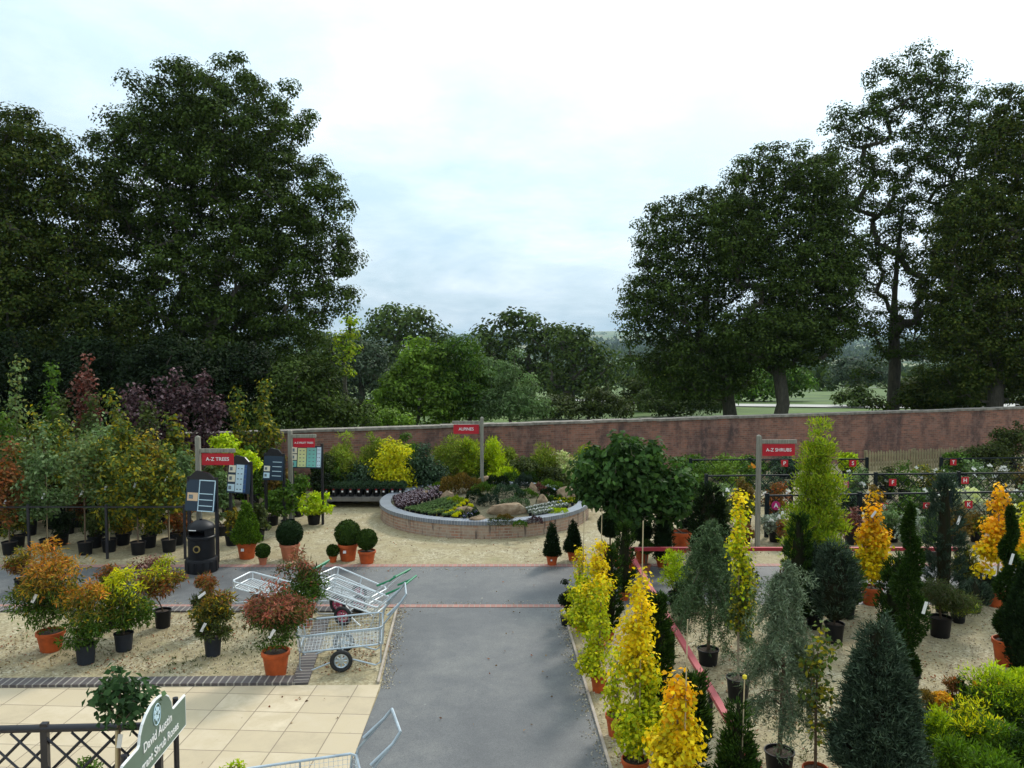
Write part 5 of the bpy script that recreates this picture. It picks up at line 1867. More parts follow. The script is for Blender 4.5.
# big leafy tree
bt = woody(626, 571, 424, 120, 'big leafy standard tree with dense dark green head right of the round bed', flat('bigleaf'), (24, 12), 'terra', name='leafy_tree', cat='tree', nc=230, R=.26, k=40, L=.15, W=.10,
           seed=150, stemr=.06, lobes=[(-.25, 0, 2.10, .95, .95, .65), (.35, .1, 2.0, .80, .85, .75), (0, 0, 2.55, .75, .75, .38), (-.75, 0, 1.75, .38, .45, .32), (.85, -.1, 1.55, .50, .5, .42), (-.1, 0, 1.6, .8, .6, .36), (.95, 0, 1.95, .42, .5, .4), (-1.0, .1, 1.95, .25, .3, .25), (.2, -.3, 1.25, .4, .4, .2)], stemm=PALESTEM, up=-.1)
woody(681, 551, 470, 44, 'dark leafy bush in an orange pot touching the big leafy tree', flat('bigleaf'), (21, 20), 'terra', name='leafy_bush', cat='shrub', nc=60, R=.2, k=40, L=.13, W=.08, seed=151, stems=3, zlo=.75, stemr=.02)

# ------------------------------------------------------------------ yellow trees along the path
yt = 'yellow leaved columnar trees in orange pots along the path'
GR = [(0, 'yelgreen'), (.8, 'yelgreen'), (1.1, 'yellow')]
kw = dict(name='yellow_tree', cat='tree', group=yt, R=.135, k=30, L=.052, W=.045, flatz=.8, up=-.05, stemr=.014, shape='wcol', stemm=PALESTEM)
woody(580, 630, 549, 40, 'yellow tree farthest up the row beside the path', graded(GR), (13, 13), 'terra', nc=60, seed=161, canez=512, **kw)
woody(597, 658, 541, 60, 'broad yellow tree, second from the path junction', graded(GR), (17, 16), 'terra', nc=150, seed=162, canez=508, zlo=.32, **kw)
woody(599, 691, 570, 40, 'slender yellow green tree in the middle of the path row', graded([(0, 'yelgreen'), (1.2, 'yelgreen'), (1.5, 'yellow')]), (18, 18), 'terra', nc=60, seed=163, **kw)
woody(635, 783, 572, 70, 'tallest yellow tree of the path row with greener lower leaves', graded([(0, 'yelgreen'), (.9, 'yelgreen'), (1.3, 'yellow')]), (28, 26), 'terra', nc=230, seed=165, canez=520, zlo=.30, **kw)
woody(617, 735, 640, 34, 'small yellow green tree with most leaves gone in an orange pot by the path edge', graded([(0, 'yelgreen'), (.9, 'yelgreen')]), (24, 22), 'terra', nc=20, seed=164, **kw)
woody(678, 850, 668, 84, 'golden orange tree nearest the camera with a cane through it', graded([(0, 'yellow'), (.9, 'yellow'), (1.45, 'amber')]), (32, 30), 'terra', nc=190, seed=166, canez=618, **{**kw, 'L': .056, 'W': .05})
woody(738, 700, 487, 40, 'tall slim tree with yellow head on a long bare stem in a black pot', graded([(0, 'mixed'), (1.7, 'yelgreen'), (2.5, 'yellow')]), (24, 24), 'black', nc=80, seed=167, **{**kw, 'L': .055, 'W': .045, 'group': None, 'R': .15}, zlo=.95)
am = 'amber leaved small trees in orange pots at right'
kw2 = dict(name='amber_tree', cat='tree', group=am, R=.17, k=34, L=.075, W=.062, flatz=.75, up=-.05, stemr=.018, stemm=PALESTEM)
woody(871, 604, 489, 38, 'amber leaved tree in an orange pot left of the dark spiral topiary', graded([(0, 'yellow'), (1.2, 'amber')]), (21, 18), 'terra', nc=95, seed=168, lobes=[(0, 0, .80, .26, .26, .3), (.04, 0, 1.2, .28, .28, .28), (-.05, 0, 1.45, .15, .15, .1), (0, 0, 1.75, .10, .10, .2), (.05, 0, 2.05, .04, .04, .1)], tags=[(-.08, -.2, 1.75, .2, .7)], **kw2)
woody(996, 606, 481, 42, 'amber leaved tree in an orange pot near the right edge', graded([(0, 'yellow'), (1.2, 'amber')]), (20, 18), 'terra', nc=95, seed=169, lobes=[(-.05, 0, 1.1, .30, .28, .22), (.1, 0, 1.4, .3, .3, .28), (0, 0, 2.0, .12, .12, .28), (-.25, 0, .7, .12, .1, .06), (.2, 0, .85, .12, .1, .1)], tags=[(.1, -.2, 1.6, .2, 1.4)], **kw2)
woody(1022, 600, 500, 44, 'yellow leaved shrub cut off by the right edge', flat('yelgreen'), (20, 16), 'terra', nc=60, seed=170, **kw2)

# ------------------------------------------------------------------ thujas and conifers in the strip and yard
th_ = 'narrow dark evergreens beside the path rail'
conifer(608, 640, 545, 22, 'dark evergreen between the yellow trees near the junction', (14, 10), 'terra', 'thuja', prof='flame', n=4000, L=.07, W=.018, seed=11, group=th_)
conifer(624, 600, 520, 16, 'narrow dark evergreen at the rail corner', (12, 9), 'terra', 'thuja', prof='flame', n=3000, L=.07, W=.018, seed=12, group=th_)
conifer(655, 735, 592, 28, 'tallest dark evergreen behind the tallest yellow tree', (22, 20), 'terra', 'thuja', prof='flame', n=11000, L=.06, W=.014, seed=13, group=th_, spread=.4)
conifer(693, 810, 676, 14, 'dark evergreen partly hidden behind the golden orange tree', (20, 20), 'terra', 'thuja', prof='flame', n=5000, L=.08, W=.018, seed=14, group=th_, spread=.4)
conifer(736, 840, 694, 40, 'broad green evergreen with a cane and yellow cap at the bottom edge', (26, 24), 'terra', 'thuja', prof='cone', n=12000, L=.06, W=.014, seed=15, group=th_, caneh=676, spread=.4)
# golden larch and companions
GK = [(0, 'larch'), (2.2, 'larch'), (3.2, 'gold')]
woody(815, 612, 397, 66, 'tallest golden green feathery conifer rising above the brick wall', flat('larch'), (24, 20), 'black', name='golden_conifer', cat='conifer', nc=330, R=.20, k=85, L=.085, W=.020, flatz=.5, droop=-.25, up=.5,
      seed=171, stemr=.05, lobes=[(0, 0, .9, .50, .5, .4), (0, 0, 1.6, .48, .48, .5), (0, 0, 2.3, .40, .40, .45), (0, 0, 2.85, .26, .26, .35), (0, 0, 3.3, .11, .11, .28), (0, 0, 3.6, .02, .02, .15), (-.25, -.2, 1.3, .32, .3, .45)], m=LEAF)
conifer(797, 630, 513, 24, 'slim dark thuja in front of the golden feathery conifer', (16, 12), 'black', 'thuja', prof='flame', n=5000, L=.07, W=.018, seed=16)
bj = 'blue junipers in black pots'
conifer(834, 642, 545, 40, 'blue green juniper in a black pot standing on the gravel', (20, 20), 'black', 'bluespruce', prof='flame', n=7500, L=.09, W=.014, seed=17, group=bj, spread=.9, z0=.4)
conifer(814, 628, 548, 30, 'blue green juniper left of its twin and behind it', (18, 16), 'black', 'bluespruce', prof='flame', n=5500, L=.09, W=.014, seed=18, group=bj, spread=.9)
conifer(848, 618, 560, 24, 'green conifer tuft with lime foot behind the blue junipers', (14, 12), 'black', 'thujabright', prof='flame', n=2600, L=.08, W=.018, seed=19, group=bj)
weeping(708, 664, 527, 84, 'feathery grey green weeping conifer in a black pot beyond the rail', (22, 16), 'black', 'deodar', nstr=150, seed=21, blade=.065, z_lo=.4, arms=12, group='weeping conifers inside the rail')
weeping(779, 775, 570, 80, 'pale blue weeping conifer hanging over its black pot', (30, 26), 'black', 'bluecedar', nstr=150, seed=22, blade=.06, z_lo=.25, arms=8, group='weeping conifers inside the rail')
woody(677, 606, 556, 40, 'bright yellow green cypress against the side path beyond the rail', flat('lime'), (18, 14), 'black', name='golden_conifer', cat='conifer', nc=50, k=60, L=.07, W=.018, seed=172, stems=3, droop=-.15, flatz=.4, lobes=[(0, 0, .75, .3, .3, .3), (0, 0, .55, .34, .3, .2)])
conifer(684, 622, 585, 20, 'deep green bushy conifer below the yellow green cypress', (14, 10), 'black', 'yew', prof='flame', n=3000, L=.07, W=.016, seed=20)
conifer(708, 580, 485, 34, 'dark bushy evergreen behind the weeping conifer', (18, 12), 'black', 'dark', prof='flame', n=4500, L=.08, W=.03, seed=23)
woody(815, 790, 612, 52, 'sparse sapling with yellow green leaves and reddish stem', flat('mixed'), (26, 24), 'terra', name='sapling', cat='sapling', nc=44, R=.12, k=13, L=.075, W=.045, seed=173, stemr=.014, zlo=.5)
woody(745, 640, 560, 36, 'airy olive leaved sapling between the two weeping conifers', flat('olive'), (16, 12), 'black', name='sapling', cat='sapling', nc=34, R=.12, k=26, L=.06, W=.03, seed=174, stemr=.012, zlo=.4)
sp = spiral(906, 692, 503, 46, 'tall dark spiral clipped cypress with white tag in the right yard', (26, 20), 'black', turns=2.8, seed=3, tagp=(.02, -.42, 1.35))
conifer(898, 650, 555, 36, 'dark evergreen standing just behind the tall spiral', (20, 16), 'black', 'thuja', prof='flame', n=5000, L=.08, W=.018, seed=24)
spiral(1006, 664, 505, 32, 'narrow spiral topiary with white tag in an orange pot at right', (27, 26), 'terra', turns=3.6, seed=4, tagp=(-.12, -.25, 1.7))
conifer(1030, 690, 560, 52, 'dark clipped evergreen cut off by the right edge', (26, 16), 'terra', 'yew', prof='flame', n=9000, L=.06, W=.02, seed=25, name='topiary_cone', cat='topiary')
conifer(942, 612, 474, 32, 'slim blue green column juniper with white tag behind the spreading juniper', (14, 10), 'black', 'juniper', prof='flame', n=7500, L=.09, W=.014, core=.45, seed=26, tagp=(.12, -.25, 1.75), spread=.7)
woody(930, 560, 510, 36, 'green feathery conifer with upturned tips left of the slim juniper', flat('midgreen'), (14, 10), 'black', name='potted_conifer', cat='conifer', nc=26, k=60, L=.09, W=.02, seed=175)
woody(940, 636, 568, 72, 'wide spreading juniper with arching brown green sprays in a black pot', flat('spreadj'), (22, 20), 'black', name='spreading_juniper', cat='conifer', nc=80, R=.16, k=80, L=.08, W=.014, flatz=.35, droop=.5, up=0, seed=176, stems=5,
      lobes=[(-.15, 0, .78, .40, .35, .16), (.25, 0, .62, .38, .3, .14)])
for i, (px, py, yt_, w_, p_, lab) in enumerate([
        (974, 612, 580, 28, 'bluespruce', 'small blue spruce in a black pot on the gravel at right'), (984, 604, 575, 24, 'juniper', 'small dark conifer behind the small blue spruce'),
        (958, 622, 600, 26, 'larch', 'low yellow tipped conifer in a black pot beside the spreading juniper'), (966, 590, 545, 22, 'mixed', 'thin olive shrub in front of the side path at right')]):
    conifer(px, py, yt_, w_, lab, (15, 11), 'black', p_, prof='cone', n=2000, L=.08, W=.016, seed=30 + i, group='small conifers in black pots at right')
conifer(876, 812, 612, 74, 'large dense blue green spruce cone in the right foreground', (36, 34), 'black', 'bluespruce', prof='teardrop', n=42000, L=.075, W=.012, seed=40, spread=.95, lift=.6, core=.86)

# foreground right golden and green plants
fg = 'low golden and green plants in the near right corner'
def low(px, py, yt_, w_, p_, lab, seed, L=.07, W=.016, nc=40, k=60, droop=-.2, potd=(22, 14), R=None, flatz=.4, up=.4):
    zt_ = max(.3, zat(yt_, at(px, py).y))
    cf = graded([(0, 'thuja'), (zt_ * .50, 'thujabright'), (zt_ * .68, p_)]) if p_ in ('lime', 'gold') else flat(p_)
    return woody(px, py, yt_, w_, lab, cf, potd, 'black', name='low_conifer', cat='conifer', group=fg, nc=nc, k=k, L=L, W=W, seed=seed, stems=5, stemr=.01, droop=droop, flatz=flatz, up=up, R=R)
low(998, 742, 662, 93, 'lime', 'tall lime yellow layered conifer behind the other golden plants', 201, nc=70)
low(1030, 752, 680, 73, 'lime', 'lime yellow conifer cut off by the right edge', 202, nc=50)
low(968, 772, 696, 93, 'gold', 'golden yellow arching juniper in the middle of the low plants', 203, nc=70)
low(936, 775, 702, 57, 'lime', 'lime green juniper beside the large blue spruce', 204, nc=46)
low(1000, 790, 718, 88, 'thujabright', 'fresh green juniper under the golden one', 205, nc=60)
low(950, 800, 738, 64, 'thujabright', 'low green juniper at the bottom edge beside the spruce', 206, nc=46)
low(1024, 800, 731, 59, 'thuja', 'dark green juniper at the bottom right corner', 207, nc=46)
low(985, 820, 750, 79, 'thujabright', 'green spreading plant at the very bottom edge', 208, nc=50)
low(940, 728, 688, 26, 'orange', 'orange tipped heather left in the back row of low plants', 209, L=.05, W=.02, nc=26)
low(962, 724, 678, 24, 'thuja', 'dark green upright heather between the orange ones', 210, L=.05, W=.02, nc=26)
low(976, 722, 680, 24, 'orange', 'orange heather beside the lime layered conifer', 211, L=.05, W=.02, nc=26)
low(925, 738, 692, 26, 'brownshrub', 'brown twiggy plant next to the large blue spruce', 212, L=.05, W=.015, nc=26)
low(990, 716, 676, 26, 'orange', 'golden orange heather right behind the lime layered conifer', 214, L=.05, W=.02, nc=26)
low(1012, 708, 668, 40, 'lime', 'small lime conifer near the dark clipped evergreen at the right edge', 215, nc=40)
low(952, 722, 676, 14, 'rust', 'thin reddish plant standing above the orange heather', 213, L=.05, W=.015, nc=12)

# ------------------------------------------------------------------ saplings on the left
sg_ = 'potted saplings in rows at the left'
kws = dict(name='sapling', cat='sapling', stemr=.014, up=-.1, flatz=.9)
rowA = [(8, 'rust', 436, 34, 'rust brown leaved'), (46, 'euca', 420, 58, 'broad grey green'), (84, 'maple', 424, 50, 'pale green'), (108, 'mixed', 432, 46, 'olive and yellow'), (137, 'mixed', 440, 46, 'yellow spotted'), (168, 'mixed', 444, 44, 'yellow flecked green')]
for i, (px, p_, yt_, w_, d_) in enumerate(rowA):
    D = 18.95 + (i % 2) * .25
    nth = ['first', 'second', 'third', 'fourth', 'fifth', 'sixth'][i]
    woody(px, 557, yt_, w_ * 1.2, '%s sapling in a black pot, %s from the left in the front row' % (d_, nth), flat(p_), (15, 13), 'black', group='front row of saplings', nc=74, R=.25, k=22, L=.115, W=.065, shape='wcol' if i % 2 else 'wild', seed=300 + i, zlo=.55 + .25 * (i % 3), Dover=D,
          canez=yt_ + 30 if i % 2 else None, tags=[(.05, -.2, 1.25 + .1 * i, .2 * i, .4)], **kws)
rowB = [(-6, 'olive', 420, 42, 'dull olive'), (28, 'maple', 432, 44, 'light green maple like'), (66, 'mixed', 420, 46, 'yellow flecked'), (98, 'euca', 410, 46, 'grey leaved'), (124, 'mixed', 418, 44, 'mottled olive'), (152, 'autumn', 430, 40, 'gold flecked'), (184, 'euca', 452, 36, 'silvery short')]
for i, (px, p_, yt_, w_, d_) in enumerate(rowB):
    nth = ['first', 'second', 'third', 'fourth', 'fifth', 'sixth', 'seventh'][i]
    woody(px, 537, yt_, w_ * 1.2, '%s sapling, %s from the left in the second row' % (d_, nth), flat(p_), (16, 15), 'black', group='second row of saplings', nc=72, R=.26, k=22, L=.115, W=.07, shape='wcol' if i % 2 == 0 else 'wild', seed=320 + i, zlo=.7 + .25 * (i % 3), Dover=20.7 + (i % 3) * .15, **kws)
rowC = [(4, 'midgreen', 400, 42, 'mid green'), (36, 'mixed', 408, 40, 'mixed green'), (64, 'olive', 398, 40, 'dull green'), (94, 'olive', 394, 38, 'grey olive'), (116, 'mixed', 390, 40, 'green with brown tips'), (148, 'olive', 402, 46, 'pointed olive green'), (176, 'mixed', 414, 44, 'greenish brown')]
for i, (px, p_, yt_, w_, d_) in enumerate(rowC):
    nth = ['first', 'second', 'third', 'fourth', 'fifth', 'sixth', 'seventh'][i]
    woody(px, 520, yt_, w_ * 1.2, '%s sapling, %s from the left in the third row' % (d_, nth), flat(p_), (15, 14), 'black', group='third row of saplings', nc=75, R=.26, k=22, L=.13, W=.08, shape='wcol', seed=340 + i, zlo=.9, Dover=22.4 + (i % 3) * .15, **kws)
rowE = [(-2, 'dark', 470, 40, 'dark green'), (24, 'olive', 478, 34, 'olive'), (52, 'dark', 472, 38, 'black green'), (80, 'rust', 480, 30, 'reddish'), (104, 'dark', 474, 38, 'dull dark'), (132, 'olive', 476, 36, 'brownish olive'), (158, 'dark', 470, 38, 'deep green'), (182, 'rust', 482, 26, 'russet')]
for i, (px, p_, yt_, w_, d_) in enumerate(rowE):
    nth = ['first', 'second', 'third', 'fourth', 'fifth', 'sixth', 'seventh', 'eighth'][i]
    woody(px, 520, yt_, w_ * 1.15, '%s low bush, %s from the left, filling in between sapling stems' % (d_, nth), flat(p_), (15, 12), 'black', name='low_bush', cat='shrub', group='low bushes between the sapling stems', nc=46, R=.2, k=34, L=.09, W=.05,
          seed=390 + i, zlo=.2, Dover=21.6 + (i % 2) * .2, stems=4)
rowF = [(16, 'mixed', 508, 26, 'yellow green'), (60, 'dark', 512, 26, 'dark'), (94, 'olive', 506, 28, 'olive'), (122, 'autumn', 500, 34, 'yellowing'), (148, 'mixed', 496, 36, 'loose green'), (176, 'rust', 510, 26, 'russet')]
for i, (px, p_, yt_, w_, d_) in enumerate(rowF):
    nth = ['first', 'second', 'third', 'fourth', 'fifth', 'sixth'][i]
    woody(px, 548, yt_, w_ * 1.2, '%s bushy plant, %s from the left, just inside the wire fence' % (d_, nth), flat(p_), (15, 12), 'black', name='low_bush', cat='shrub', group='bushy plants just inside the wire fence', nc=34, R=.18, k=30, L=.08, W=.045,
          seed=410 + i, zlo=.3, Dover=19.6 + (i % 2) * .25, stems=4)
rowD = [(20, 'maple', 358, 46, 'tall bright green bushy', 24.0), (55, 'midgreen', 360, 40, 'tall narrow green', 24.2), (89, 'redbrown', 350, 38, 'tall red brown leaved', 24.4), (134, 'purple', 378, 48, 'dusky purple leaved with pinkish tips', 24.5),
        (158, 'purple', 371, 40, 'dark purple leaved', 24.6), (180, 'purple', 354, 42, 'tallest purple leaved', 24.9), (208, 'purple', 364, 52, 'broad purple leaved', 25.0), (240, 'lime', 386, 34, 'pale green sapling behind the wall top, left one', 25.6), (266, 'lime', 378, 40, 'pale green spiky topped', 25.9)]
for i, (px, p_, yt_, w_, d_, D) in enumerate(rowD):
    lab = '%s sapling in the back row against dark evergreens' % d_ if 'wall top' not in d_ else 'pale green sapling whose crown clears the wall top left of the fruit trees sign'
    woody(px, 505, yt_, w_, lab, flat('variegated' if False else p_) if p_ != 'lime' else flat('mixed'), (14, 13), 'black', group='back row of saplings', nc=62, R=.28, k=22, L=.13, W=.085, seed=360 + i, zlo=.9, Dover=D, shape='wild' if p_ in ('purple', 'redbrown', 'mixed') else 'wcol', **kws)
woody(228, 505, 432, 32, 'bright lime green robinia behind the trees sign', flat('lime'), (14, 12), 'black', name='sapling', cat='sapling', nc=50, R=.22, k=26, L=.13, W=.07, seed=380, zlo=1.6, Dover=23.0, flatz=.7)
woody(248, 505, 452, 26, 'second lime green robinia between the two notice boards', flat('lime'), (14, 12), 'black', name='sapling', cat='sapling', nc=34, R=.22, k=26, L=.13, W=.07, seed=381, zlo=1.2, Dover=23.4, flatz=.7)
# extra small shrubs among the boards
for i, (px, py, yt_, w_, p_, lab) in enumerate([
        (222, 535, 470, 30, 'euca', 'grey green bush behind the litter bin board'), (288, 530, 478, 40, 'midgreen', 'green bush under the middle notice board'), (272, 525, 488, 34, 'midgreen', 'leafy bush between cone topiary and notice boards'),
        (314, 524, 492, 40, 'lime', 'bright lime spreading shrub in black pots left of the bed'), (298, 516, 470, 34, 'midgreen', 'rounded green shrub behind the bright lime one'),
        (318, 506, 448, 34, 'dark', 'dark upright evergreen beside the fruit tree board'), (258, 540, 500, 26, 'olive', 'olive shrub in a black pot left of the cone topiary'), (232, 545, 505, 18, 'autumn', 'small yellowing plant right of the litter bin')]):
    woody(px, py, yt_, w_, lab, flat(p_), (14, 10), 'black', nc=40, k=34, L=.10, W=.06, seed=400 + i, group='shrubs around the notice boards', stems=3)

# ------------------------------------------------------------------ plants before the wall behind the bed
pb = 'bushy plants between the round bed and the wall'
back = [
    (344, 505, 434, 32, 'bamboo', 25.5, 'green bamboo left of the yellow bush'), (372, 505, 430, 24, 'bamboo', 26.2, 'thin bamboo rising above the wall line'), (391, 505, 440, 44, 'gold', 25.4, 'bright yellow bush in front of the wall'),
    (423, 500, 446, 38, 'glossy', 25.6, 'blue green rounded bush right of the bright yellow one'), (448, 500, 436, 36, 'bamboo', 27.0, 'olive bamboo behind the blue green bush'), (469, 500, 440, 32, 'larch', 27.2, 'yellow green bamboo under the alpines sign'),
    (496, 495, 441, 26, 'lime', 27.3, 'lime bamboo right of the alpines post'), (520, 490, 462, 34, 'olive', 27.0, 'dark olive shrub behind the lime bamboo'), (541, 490, 446, 30, 'bamboo', 27.6, 'yellow green feathery shrub against the wall'),
    (566, 492, 455, 34, 'variegated', 27.2, 'cream variegated shrub near the big leafy tree'), (555, 496, 470, 30, 'olive', 26.8, 'dull green shrub at the back rim of the bed'), (410, 500, 432, 30, 'midgreen', 27.2, 'thin green shrub behind the yellow bush'),
    (332, 505, 462, 30, 'midgreen', 25.2, 'green shrub at the left end of the low table'), (357, 505, 466, 36, 'glossy', 25.3, 'grey leaved shrub above the low table'), (588, 492, 462, 28, 'midgreen', 27.4, 'green shrub peeping out left of the big leafy tree'), (508, 500, 470, 24, 'lime', 26.7, 'lime leaved plant behind the bright green cushion'),
    (336, 505, 446, 26, 'bamboo', 25.9, 'thin yellow green grass left of the green bamboo'), (404, 500, 444, 28, 'bamboo', 26.9, 'tall pale bamboo between the yellow bush and the blue green bush'), (482, 495, 452, 26, 'midgreen', 27.5, 'green shrub behind the alpines post'),
    (508, 492, 450, 26, 'bamboo', 27.8, 'olive grass against the wall behind the bed'), (531, 490, 458, 28, 'midgreen', 27.9, 'mid green shrub against the wall right of the bed centre'), (580, 492, 450, 28, 'larch', 28.0, 'yellow green shrub against the wall beside the big leafy tree'),
    (322, 505, 455, 26, 'olive', 25.0, 'olive shrub behind the fruit tree board'), (252, 505, 446, 28, 'midgreen', 24.6, 'green shrub against the wall behind the small dark board'), (214, 505, 450, 30, 'maple', 24.3, 'pale green shrub against the wall behind the trees sign'), (283, 505, 458, 24, 'brownshrub', 24.9, 'brownish shrub against the wall left of the fruit trees post')]
for i, (px, py, yt_, w_, p_, D, lab) in enumerate(back):
    fe = p_ in ('bamboo', 'larch', 'lime')
    woody(px, py, yt_ - 3, w_ * 1.3, lab, flat(p_), (16, 12), 'black', nc=100, k=44, L=.13 if fe else .10, W=.028 if fe else .055, seed=430 + i, group=pb, stems=4, Dover=D, zlo=.15)

# low table with labelled pots left of the bed
tb = empty('display_table', (xat(366, 24.6), 24.6, 0), .0, 'low grey timber table carrying labelled black pots left of the bed', 'table')
mb = MB()
for i in range(4): mb.box((0, -.30 + i * .2, .30), (2.5, .18, .04))
mb.build('tabletop', WOODTAB, tb)
mb = MB(); mb.box((0, -.42, .26), (2.5, .03, .12)); mb.build('apron', WOODTAB, tb)
for sx in (-1, 1):
    for sy in (-1, 1):
        mb = MB(); mb.box((sx * 1.12, sy * .3, .14), (.10, .08, .275)); mb.build('leg', WOODTAB, tb)
proto = empty('display_pot', (0, 0, 0))
mb = MB(); mb.lathe([(.075, 0), (.10, .22), (.105, .22), (.105, .24), (.09, .235), (.0, .21)], 14, capb=True); pp = mb.build('plant_pot', BLKPOT, proto, smooth=True)
mb = MB(); mb.box((0, -.098, .16), (.055, .008, .05)); mb.build('price_label', TAGW, pp)
pr2 = MB(); pr2.box((0, -.107, .225), (.055, .008, .035)); pr2.build('red_label', SIGNRED, pp)
g = np.random.default_rng(9)
n_ = 130; d = runit(g, n_); d[:, 2] = np.abs(d[:, 2])
quads_mesh('foliage', leaves(g, d * np.array([.10, .10, .12]) + np.array([0, 0, .22]), d + np.array([0, 0, .6]), .09, .045), pal(g, n_, PALS['glossy']), LEAF, proto)
first = True
for j, yy in enumerate((-.27, .05)):
    for i in range(10):
        o = proto if first else copy_tree(proto)
        first = False
        o.location = (tb.location.x - 1.12 + i * .245, tb.location.y + yy, .32)
        o.rotation_euler = (0, 0, random.uniform(-.2, .2))
        tag(o, 'glossy leaved plant in a labelled black pot on the low grey table', 'plant', 'labelled pots on the low table')

# ------------------------------------------------------------------ shrubs along the trellis rows
sh = 'flowering shrubs along the trellis rows'


def flowers(root, zlo, zhi, r, n, size, col, seed):
    g = np.random.default_rng(seed)
    Q = []; 
    a = g.uniform(0, 6.28, n); rr_ = r * g.uniform(.5, 1, n); z = g.uniform(zlo, zhi, n)
    P = np.stack([rr_ * np.cos(a), -np.abs(rr_ * np.sin(a)), z], 1)
    k = 7
    ci = np.repeat(np.arange(n), k)
    q = leaves(g, P[ci], runit(g, n * k) + np.array([0, -.3, .5]), size, size * .8)
    return quads_mesh('blossom', q, pal(g, n * k, [col], .12), LEAF, root)


rows = []
def srow(D, items, base_group):
    for i, (px, yt_, w_, p_, fl, lab) in enumerate(items):
        r_ = woody(px, 540, yt_ - 3, w_ * 1.35, lab, flat(p_), (14, 12), 'black', nc=46, k=30, L=.085, W=.045, seed=int(D * 10) * 7 + i, group=base_group, stems=4, Dover=D + .25 * ((i % 3) - 1), zlo=.15)
        if fl:
            kx = D / F_PX
            H = zat(yt_, D)
            flowers(r_, H * .55, H * .98, w_ * kx * .42, fl[0], fl[1], fl[2], 900 + i + int(D))


W_ = (.80, .80, .76); PK = (.55, .06, .16); CR = (.75, .78, .40)
srow(19.9, [(705, 500, 30, 'euca', None, 'grey green shrub left of the shrubs sign in the first row'), (724, 498, 26, 'olive', None, 'olive shrub behind the slim yellow tree'), (776, 512, 30, 'silver', (4, .10, W_), 'silver leaved shrub under the letter A tag'),
            (792, 522, 26, 'rust', None, 'rust coloured low shrub under the golden feathery conifer'), (852, 508, 26, 'redbrown', None, 'red brown shrub left of the amber leaved tree'), (893, 500, 34, 'euca', None, 'grey green shrub behind the amber leaved tree'),
            (914, 512, 28, 'silver', (3, .10, W_), 'silver shrub right of the tall spiral top'), (958, 508, 32, 'brownshrub', None, 'brown stemmed shrub right of the slim juniper'), (978, 510, 26, 'mixed', None, 'mixed green shrub left of the right amber tree'),
            (1016, 502, 30, 'olive', (4, .09, CR), 'olive shrub with pale flowers at the right edge'), (745, 528, 24, 'rust', None, 'low rusty plant at the foot of the shrubs sign post'), (875, 530, 26, 'rust', None, 'low rusty plant behind the short red rail'), (690, 512, 24, 'dark', None, 'dark shrub right of the leafy bush in the orange pot')],
     'shrubs in the first row behind the barrier')
srow(21.9, [(720, 484, 32, 'euca', (4, .09, W_), 'green shrub with white flowers left of the shrubs sign'), (742, 478, 26, 'brownshrub', None, 'bronze shrub left of the shrubs sign post'), (776, 482, 30, 'rust', (3, .10, W_), 'bronze shrub right of the shrubs sign post'), (745, 495, 24, 'mixed', None, 'mixed shrub low behind the sign post'),
            (850, 490, 26, 'glossy', None, 'dark glossy shrub in the second row beside the golden conifer'), (872, 486, 26, 'brownshrub', None, 'bronze shrub above the amber tree'), (905, 488, 30, 'midgreen', None, 'fresh green shrub in the second row'),
            (926, 488, 28, 'euca', (4, .08, W_), 'grey shrub with white specks in the second row'), (960, 488, 50, 'silver', (34, .11, CR), 'pale shrub covered in cream flowers below the letter H tag'), (1000, 486, 28, 'olive', (8, .08, W_), 'olive shrub with white flowers right of the cream flowers'), (1022, 484, 26, 'euca', (6, .08, W_), 'grey green shrub at the right edge second row')],
     'shrubs in the second row behind the barrier')
srow(25.4, [(700, 464, 34, 'midgreen', None, 'bright green hedge like shrub in the third row left'), (722, 463, 34, 'brightgreen', None, 'fresh green shrub below the wall left of the shrubs sign'), (745, 464, 30, 'midgreen', (3, .12, (.75, .35, .08)), 'green shrub with an orange bloom near the shrubs sign'),
            (776, 468, 30, 'glossy', None, 'blue green shrub under the letter P tag'), (856, 470, 30, 'euca', (3, .1, W_), 'grey green shrub under the letter S tag'), (886, 468, 28, 'olive', (4, .09, W_), 'olive shrub in front of the picket fence left part'),
            (905, 464, 28, 'midgreen', None, 'green shrub in front of the picket fence middle'), (925, 466, 28, 'mixed', (4, .09, W_), 'mixed shrub in front of the picket fence right part'), (948, 470, 30, 'midgreen', (3, .09, W_), 'green shrub under the letter T tag'),
            (972, 462, 34, 'euca', (5, .1, W_), 'grey green shrub left of the right climbing shrubs'), (1000, 462, 36, 'olive', (6, .1, W_), 'olive shrub with white blooms below the climbing shrubs'), (1022, 466, 30, 'brownshrub', None, 'brown shrub at the right edge third row')],
     'shrubs in the third row behind the barrier')
for i, (px, yt_, w_, p_, D, lab) in enumerate([
        (690, 455, 40, 'midgreen', 28.6, 'green shrub directly under the wall right of the leafy tree'), (722, 456, 40, 'brightgreen', 28.9, 'bright green climbing shrub against the wall base'), (750, 457, 34, 'midgreen', 29.2, 'green shrub against the wall left of the shrubs sign'),
        (985, 442, 36, 'olive', 30.0, 'dark climbing shrub against the wall at the right'), (1012, 420, 34, 'olive', 30.4, 'tall sparse climbing shrub over the wall at the right edge'), (960, 452, 34, 'midgreen', 30.2, 'bushy green shrub right of the picket fence'), (848, 453, 20, 'lime', 29.6, 'small yellow green shrub left of the picket fence'), (784, 458, 30, 'glossy', 29.4, 'blue green shrub against the wall behind the letter P tag')]):
    woody(px, 480, yt_, w_ * 1.3, lab, flat(p_), (14, 10), 'black', nc=80, k=30, L=.12, W=.07, seed=700 + i, group='climbers and shrubs against the wall', stems=4, Dover=D, zlo=.2)

